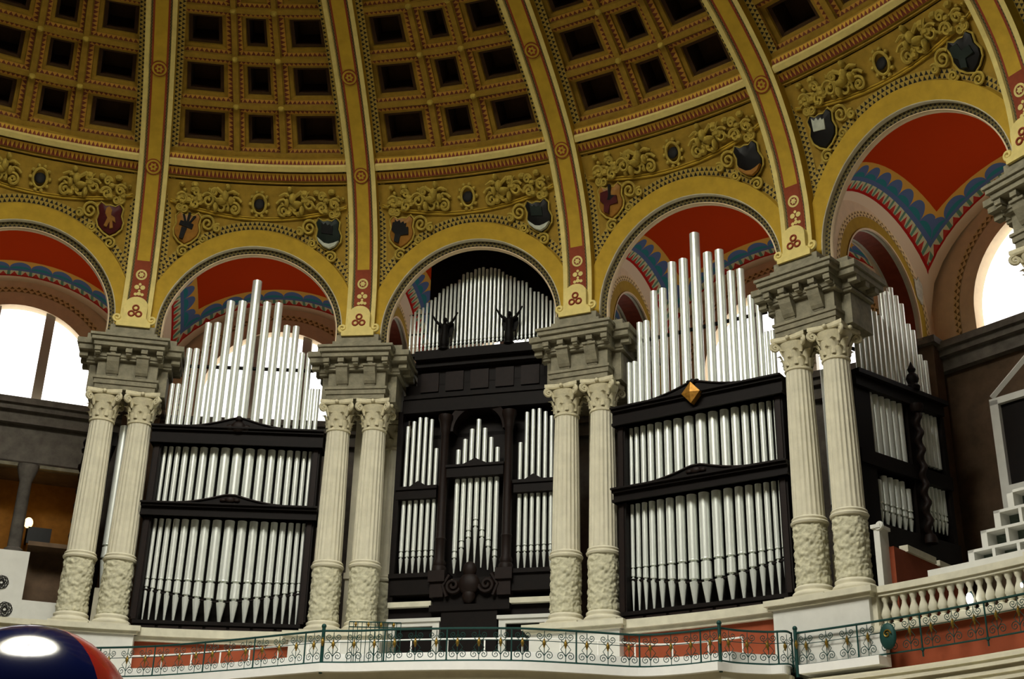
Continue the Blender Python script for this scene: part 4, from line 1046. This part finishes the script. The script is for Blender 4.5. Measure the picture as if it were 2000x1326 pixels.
# white door frame on the far bay's outer wall
t = thing('door_3', 'white gabled door frame with dark opening on the far outer wall', 'door', ang(3.5), 22.0, 1.4, kind='structure')
off = (0, 22.0, 1.4)
rail_box(t, 'door_frame', 'white_plaster', off, (-1.55, -1.35, 21.95, 22.1, 2.9, 4.85), (.55, .75, 21.95, 22.1, 2.9, 4.85), (-1.55, .75, 21.95, 22.1, 4.75, 4.9))
b = MB(off)
for s_ in (-1, 1): b.tube([(-.4 - s_ * 1.1, 22.0, 4.95), (-.4, 22.0, 5.75)], .07, 4)
b.build('gable', 'white_plaster', t, smooth=False)
rail_box(t, 'door_leaf', 'case_wood', off, (-1.36, .56, 22.06, 22.1, 2.9, 4.76))  # dark sheet in place of the unlit opening
rail_box(t, 'panel_below', 'white_plaster', off, (-1.55, 1.4, 21.95, 22.15, 1.3, 2.9))

# ------------------------------------------------------------------ balcony, iron railings
RT, RB = -.70, -1.32
S1 = [(-3.9, 16.45), (-3.23, 16.21), (-1.5, 15.78), (.26, 14.93), (1.5, 14.23), (2.29, 13.79)]
S3 = [(2.29, 13.79), (2.97, 13.71), (3.79, 13.48), (4.98, 13.24), (5.96, 13.13), (6.54, 13.15), (7.43, 13.29), (8.43, 13.45), (9.18, 13.13), (9.83, 12.63)]
S4 = [(9.83, 12.63), (10.2, 12.82), (10.79, 12.89), (11.10, 12.80), (11.25, 12.98)]
S5 = [(17.2 * sin(a), 17.2 * cos(a)) for a in lsp(atan2(11.25, 12.98) + .004, ang(3) + DE * 1.02, 16)]
def resample(pl_, step):
    L = [0.]
    for p, q in zip(pl_, pl_[1:]): L.append(L[-1] + hypot(q[0] - p[0], q[1] - p[1]))
    n = max(1, round(L[-1] / step)); out = []
    for k_ in range(n + 1):
        d = L[-1] * k_ / n; out.append((_interp(d, L, [p[0] for p in pl_]), _interp(d, L, [p[1] for p in pl_])))
    return out
def smooth_pl(pl_, m=6):
    P_ = [(2 * pl_[0][0] - pl_[1][0], 2 * pl_[0][1] - pl_[1][1])] + list(pl_) + [(2 * pl_[-1][0] - pl_[-2][0], 2 * pl_[-1][1] - pl_[-2][1])]; o = []
    for i in range(1, len(P_) - 2):
        for q in range(m):
            tt = q / m; a, b_, c, d = P_[i - 1:i + 3]
            o.append(tuple(.5 * (2 * b_[k_] + (c[k_] - a[k_]) * tt + (2 * a[k_] - 5 * b_[k_] + 4 * c[k_] - d[k_]) * tt * tt + (3 * b_[k_] - a[k_] - 3 * c[k_] + d[k_]) * tt ** 3) for k_ in (0, 1)))
    return o + [pl_[-1]]
H = RT - RB
def scroll_panel(w):
    b = MB(); c = w / 2
    for (cx, cz, r, a0, dr) in ((c - .095, .13, .085, 0, 1), (c + .095, .13, .085, pi, -1), (c - .09, .50, .07, 0, -1), (c + .09, .50, .07, pi, 1)):
        b.tube([(x, 0, z) for x, z in spiral((cx, cz), r, 1.6, a0, dr, 18)], .0075, 4)
    b.tube([(c, 0, .03), (c, 0, H - .03)], .008, 4)
    b.tube([(x, 0, z) for x, z in [(c - .01, .14), (c - .10, .26), (c - .02, .36), (c - .09, .43)]], .0075, 4); b.tube([(x, 0, z) for x, z in [(c + .01, .14), (c + .10, .26), (c + .02, .36), (c + .09, .43)]], .0075, 4)
    return b.mesh('scroll_panel', 'green_iron')
PW = .42; panel_me = scroll_panel(PW)
b = MB(); b.ball((0, 0, 0), .035, .025, .06, 8, 5); b.ball((0, 0, .06), .018, .018, .03, 6, 4); b.ball((0, 0, -.06), .018, .018, .03, 6, 4); ros_me = b.mesh('gilt_rosette', 'bronze_gold')
b = MB(); b.tube([(0, 0, -.12), (0, 0, H + .02)], .016, 6); b.lathe([(.03, -.02), (.03, .03)], 8); post_me = b.mesh('post', 'green_iron')
def railing(pl_, label, sm=True, base_h=RB, every=3):
    pts = smooth_pl(pl_) if sm else pl_
    x0, y0 = pl_[0]
    t = bpy.data.objects.new('iron_railing', None); col.objects.link(t); t.location = (x0, y0, Z0 + base_h); tag(t, label, 'railing')
    for nm, h, r in (('hand_rail', H, .022), ('foot_rail', .015, .016), ('middle_rail', .40, .007)):
        b = MB(); b.tube([(x - x0, y - y0, h) for x, y in pts], r, 6); b.build(nm, 'green_iron', t)
    q = resample(pts, PW)
    for k_, (p, s_) in enumerate(zip(q, q[1:])):
        an = atan2(s_[1] - p[1], s_[0] - p[0])
        o = link('scroll_panel', panel_me, t); o.location = (p[0] - x0, p[1] - y0, 0); o.rotation_euler = (0, 0, an)
        o = link('gilt_rosette', ros_me, t); o.location = ((p[0] + s_[0]) / 2 - x0, (p[1] + s_[1]) / 2 - y0, .36)
        if k_ % every == 0: o = link('post', post_me, t); o.location = (p[0] - x0, p[1] - y0, 0)
    o = link('post', post_me, t); o.location = (q[-1][0] - x0, q[-1][1] - y0, 0)
    return t
railing(S1, 'green iron scroll railing before the organ with the dark carved knot')
railing(S3, 'green iron scroll railing bowed out before the carved organ')
railing(S4, 'short green iron railing section before the gilt diamond organ')
r5 = railing(S5, 'green iron scroll railing running below the stone balustrade', sm=False)
# taller gate of plain bars at the foot of the second column pair
t = bpy.data.objects.new('bar_gate', None); col.objects.link(t); gx, gy = 2.75, 14.02; t.location = (gx, gy, Z0 + RB); tag(t, 'green iron gate of thin upright bars before a column foot', 'gate')
for k_ in range(13):
    b = MB(); b.tube([(k_ * .085, 0, 0), (k_ * .085, 0, .86)], .007, 4); b.build('bar', 'green_iron', t)
for h in (.02, .76, .86):
    b = MB(); b.tube([(0, 0, h), (1.02, 0, h)], .012, 5); b.build('cross_rail', 'green_iron', t)
for k_ in range(4):
    o = link('gilt_rosette', ros_me, t); o.location = (.13 + k_ * .25, -.01, .81); o.scale = (.8, .8, .6)
# posts where sections meet
for (x, y), lab in ((S3[0], 'stout green iron post where two railings meet beside the bar gate'), (S4[0], 'stout green iron post at the corner before the gilt diamond organ'), (S5[0], 'stout green iron post with gilt rosette below the last column pedestal')):
    t = bpy.data.objects.new('railing_post', None); col.objects.link(t); t.location = (x, y, Z0 + RB); tag(t, lab, 'post')
    b = MB(); b.tube([(0, 0, -.2), (0, 0, H + .06)], .035, 8); b.build('shaft', 'green_iron', t); b = MB(); b.ball((0, 0, H + .09), .05, .05, .05, 8, 5); b.build('knob', 'green_iron', t)
    o = link('gilt_rosette', ros_me, t); o.location = (0, -.04, .4)
# green shield lamp hung on the railing
a = ang(3.27); t = thing('round_plaque', 'green enamel round plaque with gilt curl on the railing', 'plaque', a, 17.1, -1.02)
b = MB(); b.ball((0, 0, 0), .17, .06, .24, 18, 10); b.build('plaque_body', 'green_iron', t)
b = MB(); b.tube([(x, -.065, z) for x, z in spiral((.02, .03), .08, 1.4, 0, 1)], .014, 5); b.build('gilt_curl', 'bronze_gold', t)
# bright lamps on the balustrade
for fr, r, h, z, lab in ((3.56, 17.31, -.57, .085, 'glaring white lamp hung before the stone balustrade'), (3.75, 17.31, -.52, .035, 'tiny white lamp by the balustrade near the stepped stand')):
    t = thing('glare_lamp', lab, 'lamp', ang(fr), r, h)
    b = MB(); b.ball((0, 0, 0), z * .7, z * .7, z * 1.3, 10, 8); b.build('bulb', 'white_glow', t)
    b = MB(); b.tube([(0, .02, z * 1.3), (0, .06, z * 1.3 + .03), (0, .12, .05)], .012, 5); b.build('bracket', 'green_iron', t)
# balcony deck
dk = bpy.data.objects.new('balcony_deck', None); col.objects.link(dk); dk.location = (0, 0, Z0); tag(dk, 'white edged balcony deck carrying the green iron railings', 'balcony', kind='structure')
front = smooth_pl(S1)[:-1] + smooth_pl(S3)[:-1] + smooth_pl(S4)
def deck_strip(h0, h1, push, back, mat_, name):
    b = MB(); fr_ = []
    for x, y in front:
        L = hypot(x, y); fr_.append((x * (L - push) / L, y * (L - push) / L))
    bk = [(x * back / hypot(x, y), y * back / hypot(x, y)) for x, y in front]
    for k_ in range(len(front) - 1):
        a_, b_, c, d = fr_[k_], fr_[k_ + 1], bk[k_ + 1], bk[k_]
        b.add([(*a_, h0), (*b_, h0), (*b_, h1), (*a_, h1)], [(0, 1, 2, 3)]); b.add([(*a_, h1), (*b_, h1), (*c, h1), (*d, h1)], [(0, 1, 2, 3)]); b.add([(*a_, h0), (*b_, h0), (*c, h0), (*d, h0)], [(3, 2, 1, 0)])
    b.build(name, mat_, dk, angle=25)
deck_strip(-1.50, -1.34, .12, 17.6, 'white_rail', 'white_edge')
deck_strip(-3.4, -1.50, -.02, 17.6, 'column_stone', 'fascia')
deck_strip(-1.34, -1.06, -.45, 17.5, 'white_rail', 'inner_kerb')
b = MB(); arc_box(b, ang(2.93), ang(3.24), 17.0, 17.4, -1.5, -1.34, 6); b.build('white_edge', 'white_rail', dk, smooth=False)
b = MB(); arc_box(b, ang(2.935), ang(3.24), 17.26, 17.4, -1.34, -.9, 6); b.build('white_face', 'white_plaster', dk, smooth=False)
# white tube handrail behind the iron railing
t = bpy.data.objects.new('white_handrail', None); col.objects.link(t); t.location = (0, 0, Z0); tag(t, 'thin white tube handrail on posts behind the iron railings', 'handrail')
hp = [(x * (hypot(x, y) + .9) / hypot(x, y), y * (hypot(x, y) + .9) / hypot(x, y)) for x, y in smooth_pl(S1)[10:-1] + smooth_pl(S3)]
b = MB(); b.tube([(x, y, -.72) for x, y in hp], .018, 6); b.build('tube_rail', 'white_rail', t)
for x, y in resample(hp, .75):
    b = MB(); b.tube([(x, y, -1.2), (x, y, -.72)], .016, 6); b.build('post', 'white_rail', t)

# ------------------------------------------------------------------ the amber room and white panels of the first bay
t = thing('amber_room', 'amber lit room with dark pillars behind the first arch', 'room', ang(-.5), RO, 2.75, kind='structure')
off = (0, RO, 2.75)
rail_box(t, 'back_wall', 'amber_wall', off, (-2.7, 2.7, RO + 1.6, RO + 1.7, 2.7, 5.3)); rail_box(t, 'side_wall', 'amber_wall', off, (2.6, 2.7, RO, RO + 1.7, 2.7, 5.3), (-2.7, -2.6, RO, RO + 1.7, 2.7, 5.3))
rail_box(t, 'room_floor', 'brown_stone', off, (-2.7, 2.7, RO, RO + 1.7, 2.6, 2.75)); rail_box(t, 'room_ceiling', 'brown_stone', off, (-2.7, 2.7, RO, RO + 1.7, 5.2, 5.3))
b = MB(off); b.lathe([(.24, 2.75), (.24, 2.9), (.17, 2.95), (.16, 4.75), (.20, 4.85), (.26, 5.05), (.28, 5.2)], 18, (.85, RO + .05, 0)); b.build('dark_pillar', 'dark_stone', t)
rail_box(t, 'pale_lintel', 'grey_stone', off, (-2.6, .58, RO - .03, RO + .1, 5.15, 5.24), (1.14, 2.6, RO - .03, RO + .1, 5.15, 5.24))
t = thing('wall_lamp', 'glowing wall lamp in the amber room', 'lamp', ang(-.5), RO + .8, 3.85, u=1.1)
b = MB(); b.ball((0, 0, 0), .12, .12, .15, 12, 8); b.build('globe', 'lamp_glow', t); b = MB(); b.tube([(0, 0, -.12), (0, .1, -.4), (0, .78, -.4)], .03, 6); b.build('bracket', 'statue_dark', t)
pl_ = bpy.data.lights.new('wall_lamp_light', 'POINT'); pl_.energy = 9; pl_.color = (1, .62, .2); pl_.shadow_soft_size = .15
lo = bpy.data.objects.new('wall_lamp_light', pl_); col.objects.link(lo); place(lo, ang(-.5), RO + .6, 3.9, u=1.1)
t = thing('monitor', 'black screen on a stand in the amber room', 'monitor', ang(-.5), RO + .14, 2.75, u=1.42)
b = MB(); b.box(-.30, .30, -.03, .03, .38, .82); b.build('screen', 'screen_black', t, smooth=False); b = MB(); b.box(-.2, -.17, -.02, .02, 0, .4); b.box(.17, .2, -.02, .02, 0, .4); b.box(-.25, .25, -.12, .12, 0, .03); b.build('stand', 'screen_black', t, smooth=False)
t = thing('exhibition_partition', 'large white partition with iron wreaths below the amber room', 'panel', ang(-.5), 18.6, 0)
off = (0, 18.6, 0)
rail_box(t, 'panel_face', 'white_plaster', off, (-2.2, 1.28, 18.55, 18.7, -.02, 1.78)); rail_box(t, 'panel_face', 'white_plaster', off, (1.28, 2.2, 18.5, 18.7, -.02, .66))
for (x, z, r) in ((.78, 1.02, .16), (.95, .42, .17)):
    b = MB(off)
    for q in range(7): b.tube([(x + r * .35 * cos(2 * pi * q / 7) + r * .62 * cos(2 * pi * k_ / 12), 18.53, z + r * .35 * sin(2 * pi * q / 7) + r * .62 * sin(2 * pi * k_ / 12)) for k_ in range(12)], .008, 4, closed=True)
    b.build('iron_wreath', 'black_paint', t)
t = thing('dark_opening', 'dark doorway recess between white panels and the first column pair', 'opening', ang(-.5), 18.75, .6)
b = MB((0, 18.75, .6)); b.box(1.20, 2.12, 19.3, 19.35, -.02, 2.0); b.build('recess_back', 'brown_stone', t, smooth=False)
b = MB((0, 18.75, .6)); b.box(2.06, 2.14, 18.7, 19.3, -.02, 2.0); b.build('recess_jamb', 'brick_red', t, smooth=False)
b = MB((0, 18.75, .6)); b.box(1.20, 2.14, 18.62, 19.36, 1.96, 2.06); b.build('recess_shade_lid', 'brown_stone', t, smooth=False)  # lid added to keep skylight out of the recess

# ------------------------------------------------------------------ glossy balloon near the camera
t = bpy.data.objects.new('balloon', None); col.objects.link(t); t.location = (2.5279, -2.7015, Z0 - 4.872); tag(t, 'glossy blue and red balloon floating over the hall floor', 'balloon')
R_ = .77
b = MB()
def bal_pt(th, ph): return (R_ * sin(th) * cos(ph), R_ * sin(th) * sin(ph), R_ * cos(th) * (1 if cos(th) > 0 else 1.15))
b.grid(lambda p, q: bal_pt(q, p), lsp(.25, 2 * pi - .55, 40), lsp(0.001, pi - .001, 24), flip=True); b.build('blue_skin', 'balloon_blue', t, angle=80)
b = MB(); b.grid(lambda p, q: bal_pt(q, p), lsp(-.55, .25, 10), lsp(0.001, pi - .001, 24), flip=True); b.build('red_gore', 'balloon_red', t, angle=80)
b = MB(); b.lathe([(.02, -R_ * 1.15 + .01), (.06, -R_ * 1.15 - .08)], 10); b.build('knot', 'balloon_red', t)
b = MB(); b.tube([(0, 0, -R_ * 1.15 - .05), (.03, .02, -1.4), (0, 0, -(Z0 - 4.872))], .006, 5); b.build('string', 'white_rail', t)
